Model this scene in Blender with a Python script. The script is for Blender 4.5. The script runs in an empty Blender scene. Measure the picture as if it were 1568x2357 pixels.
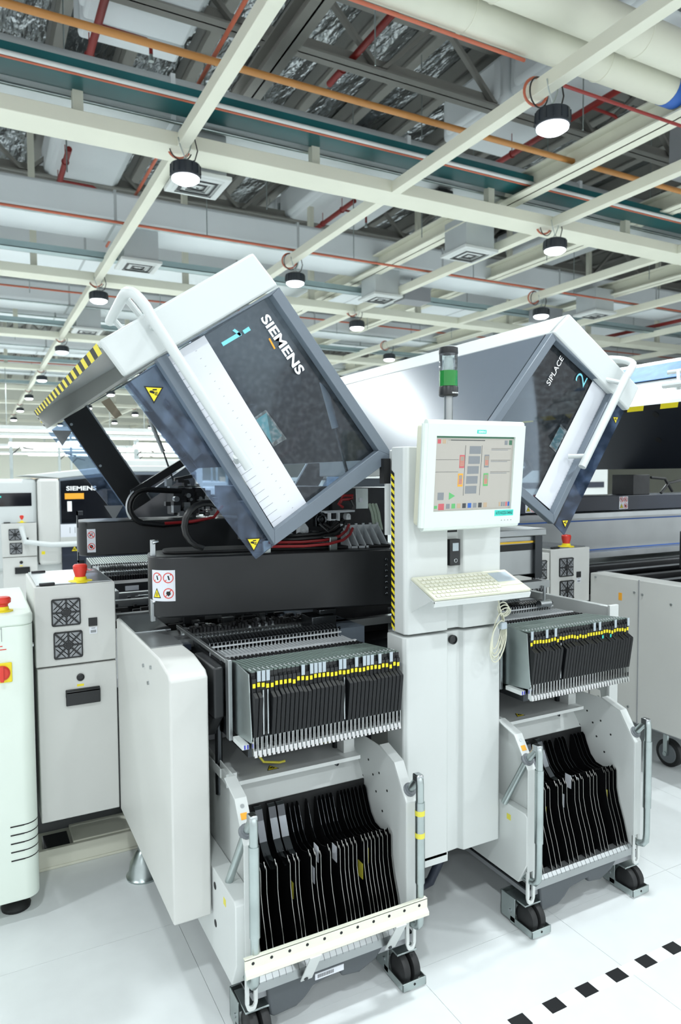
import bpy, bmesh, math, random
from mathutils import Vector, Matrix
random.seed(7)
C = bpy.context.scene.collection
S = bpy.context.scene
# ------------------------------------------------------------------ camera
cd = bpy.data.cameras.new('camera'); cam = bpy.data.objects.new('camera', cd); C.objects.link(cam)
cd.sensor_fit = 'VERTICAL'; cd.sensor_height = 36.0; cd.lens = 24.598; cd.clip_start = .05; cd.clip_end = 200
YAW, PITCH, ROLL = 0.484344, -0.050579, 0.006532
fw = Vector((math.sin(YAW)*math.cos(PITCH), math.cos(YAW)*math.cos(PITCH), math.sin(PITCH)))
rt = Vector((math.cos(YAW), -math.sin(YAW), 0)); dn = fw.cross(rt)
r2 = math.cos(ROLL)*rt + math.sin(ROLL)*dn; d2 = -math.sin(ROLL)*rt + math.cos(ROLL)*dn
cam.matrix_world = Matrix(((r2.x, -d2.x, -fw.x, 0), (r2.y, -d2.y, -fw.y, 0), (r2.z, -d2.z, -fw.z, 1.6), (0, 0, 0, 1)))
cd.dof.use_dof = True; cd.dof.focus_distance = 2.5; cd.dof.aperture_fstop = 4.0
S.camera = cam
# ------------------------------------------------------------------ world, exposure
w = bpy.data.worlds.new('world'); S.world = w; w.use_nodes = True
w.node_tree.nodes['Background'].inputs[0].default_value = (.92, .97, 1, 1)
w.node_tree.nodes['Background'].inputs[1].default_value = 1.3
S.view_settings.view_transform = 'Standard'; S.view_settings.look = 'None'
S.view_settings.gamma = 1; S.view_settings.use_curve_mapping = False
S.view_settings.exposure = -0.12
LAMP_W = 92.0
# ------------------------------------------------------------------ materials
def hx(h):
    o = []
    for i in (0, 2, 4):
        c = int(h[i:i+2], 16)/255
        o.append(c/12.92 if c <= .04045 else ((c+.055)/1.055)**2.4)
    return (*o, 1)
def mat(name, col, rough=.5, metal=0., var=0., scale=3., bump=0., bscale=40., bdist=.02, stretch=None, spec=.5, emit=0., coat=0.):
    m = bpy.data.materials.new(name); m.use_nodes = True; n = m.node_tree.nodes; l = m.node_tree.links
    b = n['Principled BSDF']; c = hx(col)
    b.inputs['Base Color'].default_value = c; b.inputs['Roughness'].default_value = rough
    b.inputs['Metallic'].default_value = metal; b.inputs['Specular IOR Level'].default_value = spec
    b.inputs['Coat Weight'].default_value = coat
    if emit:
        b.inputs['Emission Color'].default_value = c; b.inputs['Emission Strength'].default_value = emit
    if var or bump:
        t = n.new('ShaderNodeTexCoord')
    if var:
        z = n.new('ShaderNodeTexNoise'); z.inputs['Scale'].default_value = scale; z.inputs['Detail'].default_value = 6
        l.new(t.outputs['Object'], z.inputs['Vector'])
        r = n.new('ShaderNodeValToRGB'); r.color_ramp.elements[0].position = .3; r.color_ramp.elements[1].position = .7
        r.color_ramp.elements[0].color = tuple(x*(1-var) for x in c[:3])+(1,); r.color_ramp.elements[1].color = c
        l.new(z.outputs['Fac'], r.inputs['Fac']); l.new(r.outputs['Color'], b.inputs['Base Color'])
    if bump:
        z = n.new('ShaderNodeTexNoise'); z.inputs['Scale'].default_value = bscale; z.inputs['Detail'].default_value = 4
        if stretch:
            mp = n.new('ShaderNodeMapping'); mp.inputs['Scale'].default_value = stretch; l.new(t.outputs['Object'], mp.inputs['Vector']); l.new(mp.outputs['Vector'], z.inputs['Vector'])
        else: l.new(t.outputs['Object'], z.inputs['Vector'])
        k = n.new('ShaderNodeBump'); k.inputs['Strength'].default_value = bump; k.inputs['Distance'].default_value = bdist
        l.new(z.outputs['Fac'], k.inputs['Height']); l.new(k.outputs['Normal'], b.inputs['Normal'])
    return m
def glass(name, tint, dust_sheen=.04, gl=.9, dscale=60., dcol=(.8, .85, .9, 1)):
    m = bpy.data.materials.new(name); m.use_nodes = True; n = m.node_tree.nodes; l = m.node_tree.links
    n.clear(); o = n.new('ShaderNodeOutputMaterial')
    t = n.new('ShaderNodeBsdfTransparent'); t.inputs[0].default_value = hx(tint)
    g = n.new('ShaderNodeBsdfGlossy'); g.inputs['Roughness'].default_value = .02; g.inputs[0].default_value = (gl, gl, gl, 1)
    f = n.new('ShaderNodeFresnel'); f.inputs[0].default_value = 1.45
    x = n.new('ShaderNodeMixShader'); l.new(f.outputs[0], x.inputs[0]); l.new(t.outputs[0], x.inputs[1]); l.new(g.outputs[0], x.inputs[2])
    d = n.new('ShaderNodeBsdfDiffuse'); d.inputs[0].default_value = dcol
    z = n.new('ShaderNodeTexNoise'); z.inputs['Scale'].default_value = dscale; z.inputs['Detail'].default_value = 8
    tc = n.new('ShaderNodeTexCoord'); l.new(tc.outputs['Object'], z.inputs['Vector'])
    mp = n.new('ShaderNodeMapRange'); mp.inputs[1].default_value = .45; mp.inputs[2].default_value = .8
    mp.inputs[3].default_value = dust_sheen*.4; mp.inputs[4].default_value = dust_sheen*2.5; l.new(z.outputs['Fac'], mp.inputs[0])
    y = n.new('ShaderNodeMixShader'); l.new(mp.outputs[0], y.inputs[0]); l.new(x.outputs[0], y.inputs[1]); l.new(d.outputs[0], y.inputs[2])
    l.new(y.outputs[0], o.inputs[0]); return m
M = {}
def defm(k, *a, **kw): M[k] = mat(k, *a, **kw)
defm('white_paint', 'cdd1cf', .42, var=.04, scale=4)
defm('white_cap', 'c9cecd', .38, var=.02, scale=5)
defm('grey_paint', 'cacbc7', .45, var=.05, scale=3)
defm('mint_paint', 'e0eae0', .42, var=.05, scale=3)
defm('grey_mid', '8d9093', .45, var=.06, scale=4)
defm('frame_grey', '66707a', .38, spec=.5)
defm('panel_grey', '5a636d', .30, .0, var=.04, scale=8, bump=.02, bscale=400)
defm('lining', '23282f', .16, spec=.6, coat=.15); defm('lining_matt', '20252e', .45, spec=.3); defm('pale_metal', 'd5d9db', .28, .3); defm('strut_grey', 'b4babd', .4)
defm('black_plastic', '1b1d1f', .38, var=.2, scale=6)
defm('black_matt', '111213', .6)
defm('dark_part', '232528', .5, var=.3, scale=30)
defm('feeder_black', '121416', .42, var=.15, scale=12)
defm('flap_black', '111316', .42, var=.35, scale=25, spec=.35)
defm('feeder_top', '76857f', .4, var=.5, scale=60)
defm('steel', 'b9bec0', .28, 1., var=.15, scale=8)
defm('chrome', 'dadcdc', .14, 1.)
defm('zinc', 'b7c1c0', .34, 1., var=.2, scale=10)
defm('dark_chrome', '55585b', .2, 1.); defm('dark_steel', '4a4d50', .25, 1., var=.3, scale=6)
defm('divider_steel', '3a3b3d', .22, .85, var=.25, scale=5)
defm('plate_edge', 'b2b2ae', .3, 1.)
defm('alu', 'a9adae', .35, .9, var=.12, scale=5)
defm('yellow', 'ecd926', .5); defm('tag_yellow', 'd8cf4a', .5); defm('orange_tag', 'f0a72c', .5)
defm('pale_tag', 'a9b4bb', .45); defm('paper', 'd9dce2', .6)
defm('red', 'd6392c', .4); defm('dark_red', '8a2420', .45); defm('orange_pipe', 'c4694e', .45, var=.15, scale=2)
defm('brown_pipe', 'b87f42', .4, var=.1, scale=2); defm('blue', '2b5fb0', .5); defm('label_blue', '2b2fae', .5)
defm('blue_film', '4a86c6', .5, var=.35, scale=14, spec=.15); defm('cyan', '7fd6e6', .5); defm('teal_tag', '3ecfc0', .5); defm('white_ink', 'f2f4f4', .5)
defm('cream', 'e3e3d2', .5, var=.05, scale=1.5); defm('pipe_cream', 'dcdccb', .42, var=.08, scale=2)
defm('cream_plastic', 'd2d2be', .45); defm('key_cream', 'd8d8c8', .5)
defm('lcd_white', 'd6ded8', .4)
defm('duct_wrap', 'c3c9ca', .45, .2, var=.12, scale=1.2, bump=.25, bscale=3)
defm('duct_white', 'e6ecee', .5, var=.08, scale=.8, bump=.3, bscale=1.5)
defm('foil', 'c6cbce', .2, .95, var=.3, scale=.7, bump=.7, bscale=2.4, bdist=.28, stretch=(1.4, .5, 1))
defm('purlin', '8b8a84', .5, var=.1, scale=2)
defm('unistrut', '9fb3b5', .35, .7, var=.1, scale=3)
defm('tray_teal', '1c6468', .3, spec=.35, var=.45, scale=.9)
defm('floor_vinyl', 'e4e8e8', .3, var=.05, scale=9, bump=.01, bscale=90)
defm('floor_gap', 'd0d4d3', .5)
defm('tape_black', '17181b', .5, var=.1, scale=20); defm('tape_white', 'edf1f1', .45)
defm('tube_light', 'fbfdf6', .4, emit=5.); defm('wall_cream', 'f0f2e4', .6, var=.03, scale=.5)
defm('rubber', '141516', .55); defm('hub_grey', '6b7074', .45)
defm('navy', '232a38', .4); defm('dark_window', '14161b', .08, spec=.8)
defm('lamp_black', '2b3138', .4); defm('lamp_lens', 'f4f8ff', .3, emit=9.)
defm('green_lens', '127a2c', .12, spec=.8); defm('green', '35b24a', .5); defm('dark_green', '1d5b3a', .5)
defm('wood', 'c9a06a', .6); defm('tan', 'c8b8a0', .6); defm('brass', 'c9a53d', .3, 1.)
defm('red_cable', '8c1c20', .4); defm('black_cable', '101112', .35); defm('green_cable', 'b7c7b4', .4)
defm('screen_bg', 'aaa69e', .35, emit=.12); defm('screen_grey', '7c8084', .4, emit=.10); defm('screen_dark', '3a3d40', .4)
defm('screen_red', 'bd5a60', .4, emit=.08); defm('screen_green', '5aa866', .4, emit=.12); defm('screen_bar', '3b6b52', .4, emit=.1)
defm('screen_tan', 'b09a80', .4, emit=.12); defm('pcb', '2c4a35', .4, var=.6, scale=90); defm('bumper', '4b5054', .55)
M['clear_pane'] = glass('clear_pane', 'd3dde6', .022)
M['skirt_pane'] = glass('skirt_pane', 'c9d6e6', .075, .9, 22., (.42, .55, .78, 1))  # blue diffuse haze painted in for the bluish reflection on the skirts
M['clear_lens'] = glass('clear_lens', 'e4ecec', .12)
# ------------------------------------------------------------------ mesh helpers
ORG = {}
class G:
    def __init__(s): s.v = []; s.f = []; s.mi = []; s.cur = 0
    def m(s, i): s.cur = i; return s
    def add(s, vs, fs):
        b = len(s.v); s.v += [tuple(p) for p in vs]
        for f in fs: s.f.append([b+i for i in f]); s.mi.append(s.cur)
        return s
    def box(s, x0, y0, z0, x1, y1, z1):
        x0, x1 = sorted((x0, x1)); y0, y1 = sorted((y0, y1)); z0, z1 = sorted((z0, z1))
        return s.add([(x0,y0,z0),(x1,y0,z0),(x1,y1,z0),(x0,y1,z0),(x0,y0,z1),(x1,y0,z1),(x1,y1,z1),(x0,y1,z1)],
                     [(0,3,2,1),(4,5,6,7),(0,1,5,4),(1,2,6,5),(2,3,7,6),(3,0,4,7)])
    def prism(s, pts, ax, a, b):
        n = len(pts)
        ar = sum(pts[i][0]*pts[(i+1)%n][1]-pts[(i+1)%n][0]*pts[i][1] for i in range(n))
        if ar < 0: pts = pts[::-1]
        def p3(p, t):
            return (t, p[0], p[1]) if ax == 'x' else (p[0], t, p[1]) if ax == 'y' else (p[0], p[1], t)
        if a > b: a, b = b, a
        vs = [p3(p, a) for p in pts]+[p3(p, b) for p in pts]
        fs = [list(range(n))[::-1], list(range(n, 2*n))]+[(i, (i+1)%n, n+(i+1)%n, n+i) for i in range(n)]
        if ax == 'y': fs = [list(f)[::-1] for f in fs]
        return s.add(vs, fs)
    def slab(s, pts, t):
        p = [Vector(q) for q in pts]; nrm = Vector((0, 0, 0)); n = len(p)
        for i in range(n): nrm += p[i].cross(p[(i+1)%n])
        nrm.normalize()
        vs = [q for q in p]+[q+nrm*t for q in p]
        fs = [list(range(n))[::-1], list(range(n, 2*n))]+[(i, (i+1)%n, n+(i+1)%n, n+i) for i in range(n)]
        if t < 0: fs = [list(f)[::-1] for f in fs]
        return s.add(vs, fs)
    def cyl(s, p0, p1, r, n=14, r1=None):
        return s.rings([(p0, r), (p1, r if r1 is None else r1)], n)
    def rings(s, pr, n=14, d=None):
        P = [Vector(p) for p, _ in pr]
        vs = []; k = len(P)
        z = None
        for i in range(k):
            t = (P[min(i+1, k-1)]-P[max(i-1, 0)]) if d is None else Vector(d)
            if t.length < 1e-9: t = Vector((0, 0, 1))
            t.normalize()
            if z is None:
                z = t.orthogonal().normalized()
            else:
                z = z-t*z.dot(t)
                z = z.normalized() if z.length > 1e-6 else t.orthogonal().normalized()
            u = t.cross(z)
            for j in range(n):
                a = 2*math.pi*j/n
                vs.append(P[i]+(z*math.cos(a)+u*math.sin(a))*pr[i][1])
        fs = [list(range(n))[::-1], list(range((k-1)*n, k*n))]
        for i in range(k-1):
            for j in range(n):
                fs.append((i*n+j, i*n+(j+1)%n, (i+1)*n+(j+1)%n, (i+1)*n+j))
        return s.add(vs, fs)
    def tube(s, path, r, n=10): return s.rings([(p, r) for p in path], n)
    def lathe(s, c, prof, n=20, d=(0, 0, 1)):
        dv = Vector(d); c = Vector(c)
        return s.rings([(c+dv*z, max(r, 1e-4)) for r, z in prof], n, d)
    def torus(s, c, R, r, d=(0, 0, 1), n=24, k=8, a0=0, a1=2*math.pi):
        dv = Vector(d).normalized(); u = dv.orthogonal().normalized(); v = dv.cross(u); c = Vector(c)
        full = abs(a1-a0-2*math.pi) < 1e-6
        path = [c+(u*math.cos(a0+(a1-a0)*i/n)+v*math.sin(a0+(a1-a0)*i/n))*R for i in range(n+1)]
        return s.rings([(p, r) for p in path], k)
    def build(s, name, mats, parent=None, bevel=0, smooth=True):
        me = bpy.data.meshes.new(name)
        o0 = ORG.get(parent.name, Vector((0, 0, 0))) if parent else Vector((0, 0, 0))
        me.from_pydata([Vector(v)-o0 for v in s.v], [], s.f)
        for k in (mats if isinstance(mats, (list, tuple)) else [mats]): me.materials.append(M[k])
        me.polygons.foreach_set('material_index', s.mi)
        if smooth:
            me.polygons.foreach_set('use_smooth', [True]*len(me.polygons)); me.set_sharp_from_angle(angle=.6)
        me.update()
        o = bpy.data.objects.new(name, me); C.objects.link(o)
        if parent: o.parent = parent; ORG[o.name] = o0
        if bevel:
            b = o.modifiers.new('bevel', 'BEVEL'); b.width = bevel; b.segments = 2; b.limit_method = 'ANGLE'; b.angle_limit = .6
            b.harden_normals = False
        return o
def thing(name, label, cat, loc=(0, 0, 0), group=None):
    o = bpy.data.objects.new(name, None); C.objects.link(o); o.location = loc; o.empty_display_size = .05
    o['label'] = label; o['category'] = cat
    if group: o['group'] = group
    ORG[o.name] = Vector(loc); return o
def tag(o, label, cat, group=None):
    o['label'] = label; o['category'] = cat
    if group: o['group'] = group
    return o
def struct(o): o['kind'] = 'structure'; return o
def stuff(o): o['kind'] = 'stuff'; return o
def children(o): return [c for c in bpy.data.objects if c.parent == o]
KIDS = {}
def dup(root, kids, d, label=None, group=None):
    r = root.copy(); C.objects.link(r); r.location = Vector(root.location)+Vector(d)
    if label: r['label'] = label
    if group: r['group'] = group
    mp = {root: r}
    for k in kids:
        c = k.copy(); C.objects.link(c); c.parent = mp[k.parent]; mp[k] = c
    return r
def tree(o):
    out = []
    def go(x):
        for c in x.children: out.append(c); go(c)
    go(o); return out
def text(s, p0, xd, yd, w, h, matk, name, parent, t=.0008, bold=.0):
    cu = bpy.data.curves.new('t', 'FONT'); cu.body = s; cu.size = 1; cu.offset = bold; cu.resolution_u = 3
    ob = bpy.data.objects.new('t', cu); C.objects.link(ob)
    dg = bpy.context.evaluated_depsgraph_get(); me = bpy.data.meshes.new_from_object(ob.evaluated_get(dg))
    C.objects.unlink(ob); bpy.data.objects.remove(ob)
    xs = [v.co.x for v in me.vertices]; ys = [v.co.y for v in me.vertices]
    x0, x1, y0, y1 = min(xs), max(xs), min(ys), max(ys)
    xd = Vector(xd).normalized(); yd = Vector(yd).normalized(); nd = xd.cross(yd)
    g = G(); vs = []
    for v in me.vertices:
        vs.append(Vector(p0)+xd*((v.co.x-x0)/(x1-x0)*w)+yd*((v.co.y-y0)/(y1-y0)*h)+nd*t)
    g.add(vs, [list(p.vertices) for p in me.polygons])
    bpy.data.meshes.remove(me)
    return g.build(name, matk, parent, smooth=False)
# flat signs: p0 = lower left corner, xd along, yd up, the sign faces xd x yd
def fr(p0, xd, yd):
    p0 = Vector(p0); xd = Vector(xd).normalized(); yd = Vector(yd).normalized(); nd = xd.cross(yd)
    return lambda x, y, z=0: p0+xd*x+yd*y+nd*z
def plate(g, F, pts, z0, t): return g.slab([F(x, y, z0) for x, y in pts], t)
def disc(F, cx, cy, r, n=20): return [(cx+r*math.cos(2*math.pi*i/n), cy+r*math.sin(2*math.pi*i/n)) for i in range(n)]
def ring(g, F, cx, cy, r, wd, z, t, n=24):
    for i in range(n):
        a, b = 2*math.pi*i/n, 2*math.pi*(i+1)/n
        plate(g, F, [(cx+r*math.cos(a), cy+r*math.sin(a)), (cx+r*math.cos(b), cy+r*math.sin(b)),
                     (cx+(r-wd)*math.cos(b), cy+(r-wd)*math.sin(b)), (cx+(r-wd)*math.cos(a), cy+(r-wd)*math.sin(a))][::-1], z, -t)
def warn_tri(name, parent, F, s, flip=False, sym='hand'):
    # F origin = triangle centre; s = side; flip -> point down
    g = G(); k = -1 if flip else 1
    def tri(q): return [(-q/2, -k*q*.289), (q/2, -k*q*.289), (0, k*q*.577)] if k > 0 else [(q/2, q*.289), (-q/2, q*.289), (0, -q*.577)]
    plate(g, F, tri(s), 0, .0008); g.m(1); plate(g, F, tri(s*.80), .0008, .0006); g.m(0)
    u = s*.085
    if sym == 'hand':
        plate(g, F, [(-2.6*u, -.2*u), (.2*u, -1.0*u), (.5*u, .2*u), (-1.0*u, 1.0*u), (-2.4*u, .8*u)], .0014, .0006)
        plate(g, F, [(-.6*u, 1.0*u), (1.8*u, 1.3*u), (1.8*u, 2.0*u), (-.8*u, 1.8*u)], .0014, .0006)
        for j in range(3): plate(g, F, [(.4*u+j*.2*u, -1.6*u+j*.7*u), (2.2*u, -1.8*u+j*.8*u), (2.2*u, -1.4*u+j*.8*u), (.4*u+j*.2*u, -1.1*u+j*.7*u)], .0014, .0006)
    else:
        plate(g, F, [(-1.5*u, -2*u), (-.9*u, -2*u), (-.9*u, .6*u), (-1.5*u, .6*u)], .0014, .0006)
        plate(g, F, [(.9*u, -2*u), (1.5*u, -2*u), (1.5*u, .6*u), (.9*u, .6*u)], .0014, .0006)
        plate(g, F, [(-1.5*u, .6*u), (1.5*u, .6*u), (1.1*u, 1.3*u), (-1.1*u, 1.3*u)], .0014, .0006)
    return g.build(name, ['black_matt', 'yellow'], parent, smooth=False)
def prohib(g, F, cx, cy, r, kind):
    # materials 0 white 1 red 2 black 3 yellow
    g.m(2)
    if kind == 0: plate(g, F, [(cx-r*.12, cy-r*.5), (cx+r*.12, cy-r*.5), (cx+r*.35, cy+r*.4), (cx, cy+r*.55)], .0010, .0005)
    elif kind == 1: plate(g, F, [(cx-r*.5, cy-r*.3), (cx-r*.15, cy-r*.5), (cx-r*.05, cy-r*.1), (cx-r*.4, cy+.0)], .0010, .0005); plate(g, F, [(cx+r*.1, cy+r*.2), (cx+r*.4, cy+r*.1), (cx+r*.4, cy+r*.4), (cx+r*.1, cy+r*.5)], .0010, .0005)
    else: plate(g, F, disc(F, cx, cy, r*.5, 10), .0010, .0005); plate(g, F, [(cx-r*.45, cy), (cx, cy-r*.65), (cx+r*.45, cy)], .0010, .0005)
    g.m(1); ring(g, F, cx, cy, r, r*.16, .0016, .0005)
    a = r*.62; q = r*.09
    plate(g, F, [(cx-a-q, cy+a-q), (cx+a-q, cy-a-q), (cx+a+q, cy-a+q), (cx-a+q, cy+a+q)], .0018, .0004)
def quad_sign(name, parent, p0, xd, yd, w, h, cols=2):
    F = fr(p0, xd, yd); g = G()
    plate(g, F, [(0, 0), (w, 0), (w, h), (0, h)], 0, .0009)
    r = min(w/cols*.42, h*.21)
    xs = [w*.27, w*.73] if cols == 2 else [w*.5]
    prohib(g, F, xs[0], h*.75, r, 0 if cols == 2 else 1)
    if cols == 2:
        prohib(g, F, xs[1], h*.75, r, 1); prohib(g, F, xs[1], h*.25, r, 2)
        g.m(2); plate(g, F, [(xs[0]-r, h*.25-r*.8), (xs[0]+r, h*.25-r*.8), (xs[0], h*.25+r)], .0010, .0005)
        g.m(3); plate(g, F, [(xs[0]-r*.75, h*.25-r*.65), (xs[0]+r*.75, h*.25-r*.65), (xs[0], h*.25+r*.7)], .0016, .0004)
        g.m(2); plate(g, F, [(xs[0]-r*.3, h*.25-r*.5), (xs[0]-r*.12, h*.25-r*.5), (xs[0]-r*.12, h*.25), (xs[0]-r*.3, h*.25)], .0020, .0004)
        plate(g, F, [(xs[0]+r*.12, h*.25-r*.5), (xs[0]+r*.3, h*.25-r*.5), (xs[0]+r*.3, h*.25), (xs[0]+r*.12, h*.25)], .0020, .0004)
        plate(g, F, [(xs[0]-r*.3, h*.25), (xs[0]+r*.3, h*.25), (xs[0]+r*.2, h*.25+r*.15), (xs[0]-r*.2, h*.25+r*.15)], .0020, .0004)
    else: prohib(g, F, xs[0], h*.25, r, 2)
    return g.build(name, ['paper', 'red', 'black_matt', 'yellow'], parent, smooth=False)
ORDN = ['first', 'second', 'third', 'fourth', 'fifth', 'sixth', 'seventh', 'eighth', 'ninth', 'tenth', 'eleventh', 'twelfth', 'thirteenth', 'fourteenth', 'fifteenth',
        'sixteenth', 'seventeenth', 'eighteenth', 'nineteenth', 'twentieth']
ORDN += ['twenty-'+o for o in ORDN[:9]]+['thirtieth']+['thirty-'+o for o in ORDN[:9]]+['fortieth']
# ================================================================== SETTING
fl = struct(G().box(-12, -10, -.2, 48, 62, -.006).build('floor', 'floor_gap'))
# vinyl tiles near the camera are separate tiles, the far ones joined
TS = .61; near = None
far = G()
for i in range(-19, 78):
    for j in range(-16, 101):
        x0, y0 = i*TS, j*TS
        if 0 <= i <= 8 and 1 <= j <= 8:
            if near is None:
                near = G().box(x0+.0007, y0+.0007, -.006, x0+TS-.0007, y0+TS-.0007, 0).build('floor_tile', 'floor_vinyl', fl); nx, ny = x0, y0
            else:
                c = near.copy(); C.objects.link(c); c.location = (x0-nx, y0-ny, 0)
        else: far.box(x0+.0007, y0+.0007, -.006, x0+TS-.0007, y0+TS-.0007, 0)
stuff(far.build('floor_tiling', 'floor_vinyl', fl, smooth=False))
struct(G().box(-12, 50, 0, 48, 50.2, 9).build('wall_back', 'wall_cream'))
struct(G().box(46, -10, 0, 46.2, 60, 9).build('wall_right', 'wall_cream'))
ce = struct(G().box(-12, -10, 8.35, 48, 62, 8.6).build('ceiling', 'foil'))
p0 = None
for i in range(-8, 34):
    x = i*1.0+.2
    if p0 is None:
        g = G(); g.box(x, -10, 8.05, x+.06, 60, 8.34); g.box(x, -10, 8.05, x+.22, 60, 8.09)
        p0 = g.build('purlin', 'purlin', ce); px0 = x
    else:
        c = p0.copy(); C.objects.link(c); c.location = (x-px0, 0, 0)
# roof trusses (run along X)
TT = 40
def truss(y):
    global TT
    TT += 1; tp = 'trim_%d' % TT
    g = G().box(-10, y-.12, 7.0, 46, y+.12, 7.03).box(-10, y-.012, 7.0, 46, y+.012, 7.2)
    t = struct(g.build(tp, 'purlin'))
    G().box(-10, y-.1, 7.85, 46, y+.1, 8.0).build('truss_chord', 'purlin', t)
    w_ = G(); x = -9
    while x < 30:
        w_.slab([(x, y-.04, 7.05), (x+.08, y-.04, 7.05), (x+.98, y-.04, 7.9), (x+.9, y-.04, 7.9)], .08)
        w_.slab([(x+1.9, y-.04, 7.05), (x+1.98, y-.04, 7.05), (x+1.08, y-.04, 7.9), (x+1.0, y-.04, 7.9)], .08)
        x += 2
    w_.build('truss_web', 'purlin', t)
for k in range(6): truss(8.35+5.5*k-.0)
truss(2.85)
# suspended grid: wide beams along X, slim ones along Y
TN = 0
XB = [2.0, 7.48, 13.0, 18.5, 24, 29.5, 35, 40.5, 46]
for y in XB:
    wd = .19
    TN += 1; struct(G().box(-10, y-wd, 5.0, 45, y+wd, 5.145).build('trim_%d' % TN, 'cream', bevel=.006))
YB = [-3.13, -.55, 2.03, 4.62, 7.2, 9.8, 12.4, 15.0, 17.6, 20.2, 22.8]
for k, x in enumerate(YB):
    g = G()
    ys = [-8]+XB+[50]
    for a, b in zip(ys[:-1], ys[1:]): g.box(x-.06, a+.19, 5.0+.0, x+.06, b-.19, 5.13)
    TN += 1; struct(g.build('trim_%d' % TN, 'cream', bevel=.004))
# droppers from grid to roof: short stubs, posts and rods
HN = 60
def hanger(src, build, x, y):
    global HN
    HN += 1
    if src is None: o = build(); o.name = 'trim_%d' % HN; src = (o, x, y)
    else:
        o = src[0].copy(); o.name = 'trim_%d' % HN; C.objects.link(o); o.location = (x-src[1], y-src[2], 0)
    struct(o); return src
sb = dr = rd = None
for k, x in enumerate(YB):
    xx = x-1.0
    sb = hanger(sb, lambda: G().box(xx-.05, 7.43, 5.145, xx+.05, 7.53, 5.41).build('stub', 'cream'), xx, 7.48)
    for y in XB[2:7]: dr = hanger(dr, lambda: G().box(xx-.05, y-.05, 5.145, xx+.05, y+.05, 8.05).build('post', 'cream'), xx, y)
for k, x in enumerate(YB[2:9]):
    for q, y in enumerate([5.6, 9.2, 10.7, 15.4, 16.3, 20.7, 21.8, 26.3]):
        xx = x+(1.3 if q % 2 == 0 else -.9)
        rd = hanger(rd, lambda: G().cyl((xx, y, 5.3), (xx, y, 8.05), .008, 6).build('rod', 'zinc'), xx, y)
# second, higher beams along Y
for x, z, ya, yb, wd in [(6.62, 5.3, -8, 13, .14), (6.62, 5.3, 13, 30, .14), (11.9, 5.3, 4, 30, .14), (3.35, 6.5, -6, 9.2, .12), (-.6, 6.5, 3, 9, .12), (9.2, 5.45, 0, 30, .14)]:
    TN += 1; struct(G().box(x-wd, ya, z, x+wd, yb, z+.02).box(x-.012, ya, z, x+.012, yb, z+.24).box(x-wd, ya, z+.24, x+wd, yb, z+.26).build('trim_%d' % TN, 'cream' if z < 6 else 'purlin'))
# galvanised channels along X under the second and third beam
for y in (11.9, 17.4, 22.9, 28.4):
    g = G().box(-3, y-.1, 5.1, 16, y-.09, 5.2).box(-3, y+.09, 5.1, 16, y+.1, 5.2).box(-3, y-.1, 5.1, 16, y+.1, 5.11)
    tag(g.build('cable_channel', 'unistrut'), {11.9: 'nearest bluish galvanised channel hanging in front of the second cream cross beam', 17.4: 'second galvanised channel hanging in front of the third cross beam', 22.9: 'third galvanised channel hanging farther back under the ceiling', 28.4: 'farthest galvanised channel hanging under the ceiling'}[y], 'channel', 'galvanised ceiling channels')
# ---- services along X
def pipe(name, label, cat, a, b, r, m, n=14, group=None):
    return tag(G().cyl(a, b, r, n).build(name, m), label, cat, group)
# wrapped round duct with teal tray below
t = thing('air_duct', 'grey foil-wrapped duct running right behind the dark teal tray', 'duct', (0, 8.1, 5.42), 'wrapped ducts across the ceiling')
G().box(-8, 7.62, 5.42, 30, 8.58, 5.90).build('duct_wrap', 'duct_wrap', t, bevel=.08)
for i in range(12): G().box(-7+3*i, 7.615, 5.415, -6.95+3*i, 8.585, 5.905).build('seam', 'duct_white', t)
t = thing('cable_tray', 'dark teal cable tray carrying a white and an orange conduit', 'cable tray', (0, 7.2, 5.4))
G().box(-8, 7.10, 5.40, 30, 7.46, 5.415).box(-8, 7.08, 5.40, 30, 7.095, 5.50).box(-8, 7.455, 5.40, 30, 7.47, 5.50).build('tray_body', 'tray_teal', t)
G().cyl((-8, 7.06, 5.39), (30, 7.06, 5.39), .022).build('white_conduit', 'white_paint', t)
G().cyl((-8, 7.10, 5.375), (30, 7.10, 5.375), .012).build('orange_conduit', 'orange_pipe', t)
pipe('conduit', 'thin pale steel conduit between the teal tray and the first cross beam', 'conduit', (-8, 7.58, 5.38), (30, 7.58, 5.38), .022, 'zinc')
pipe('gas_pipe', 'brown orange pipe crossing the ceiling in front of the grey round duct', 'pipe', (-8, 6.4, 5.42), (30, 6.4, 5.42), .033, 'brown_pipe')
pipe('sprinkler_pipe', 'orange red conduit ending above the brightest lamp at upper right', 'pipe', (-6, 4.95, 5.32), (4.5, 4.95, 5.32), .016, 'orange_pipe')
pipe('sprinkler_pipe', 'peeling red and white pipe right of the brightest lamp', 'pipe', (4.7, 4.95, 5.22), (14, 4.95, 5.22), .016, 'dark_red')
pipe('orange_conduit', 'orange conduit crossing below the white box duct behind the first beam', 'conduit', (-8, 10.35, 5.2), (30, 10.35, 5.2), .019, 'orange_pipe')
pipe('orange_conduit', 'orange conduit running into the depth above the leftmost slim beam', 'conduit', (2.32, -4, 5.985), (2.39, 14, 5.985), .022, 'orange_pipe')
for y, z, lb in [(16.2, 5.6, 'second'), (21.7, 5.6, 'third'), (26.5, 5.6, 'fourth')]:
    pipe('orange_conduit', 'thin orange conduit crossing far back, '+lb+' from the front', 'conduit', (-8, y, z), (30, y, z), .02, 'orange_pipe')
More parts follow.
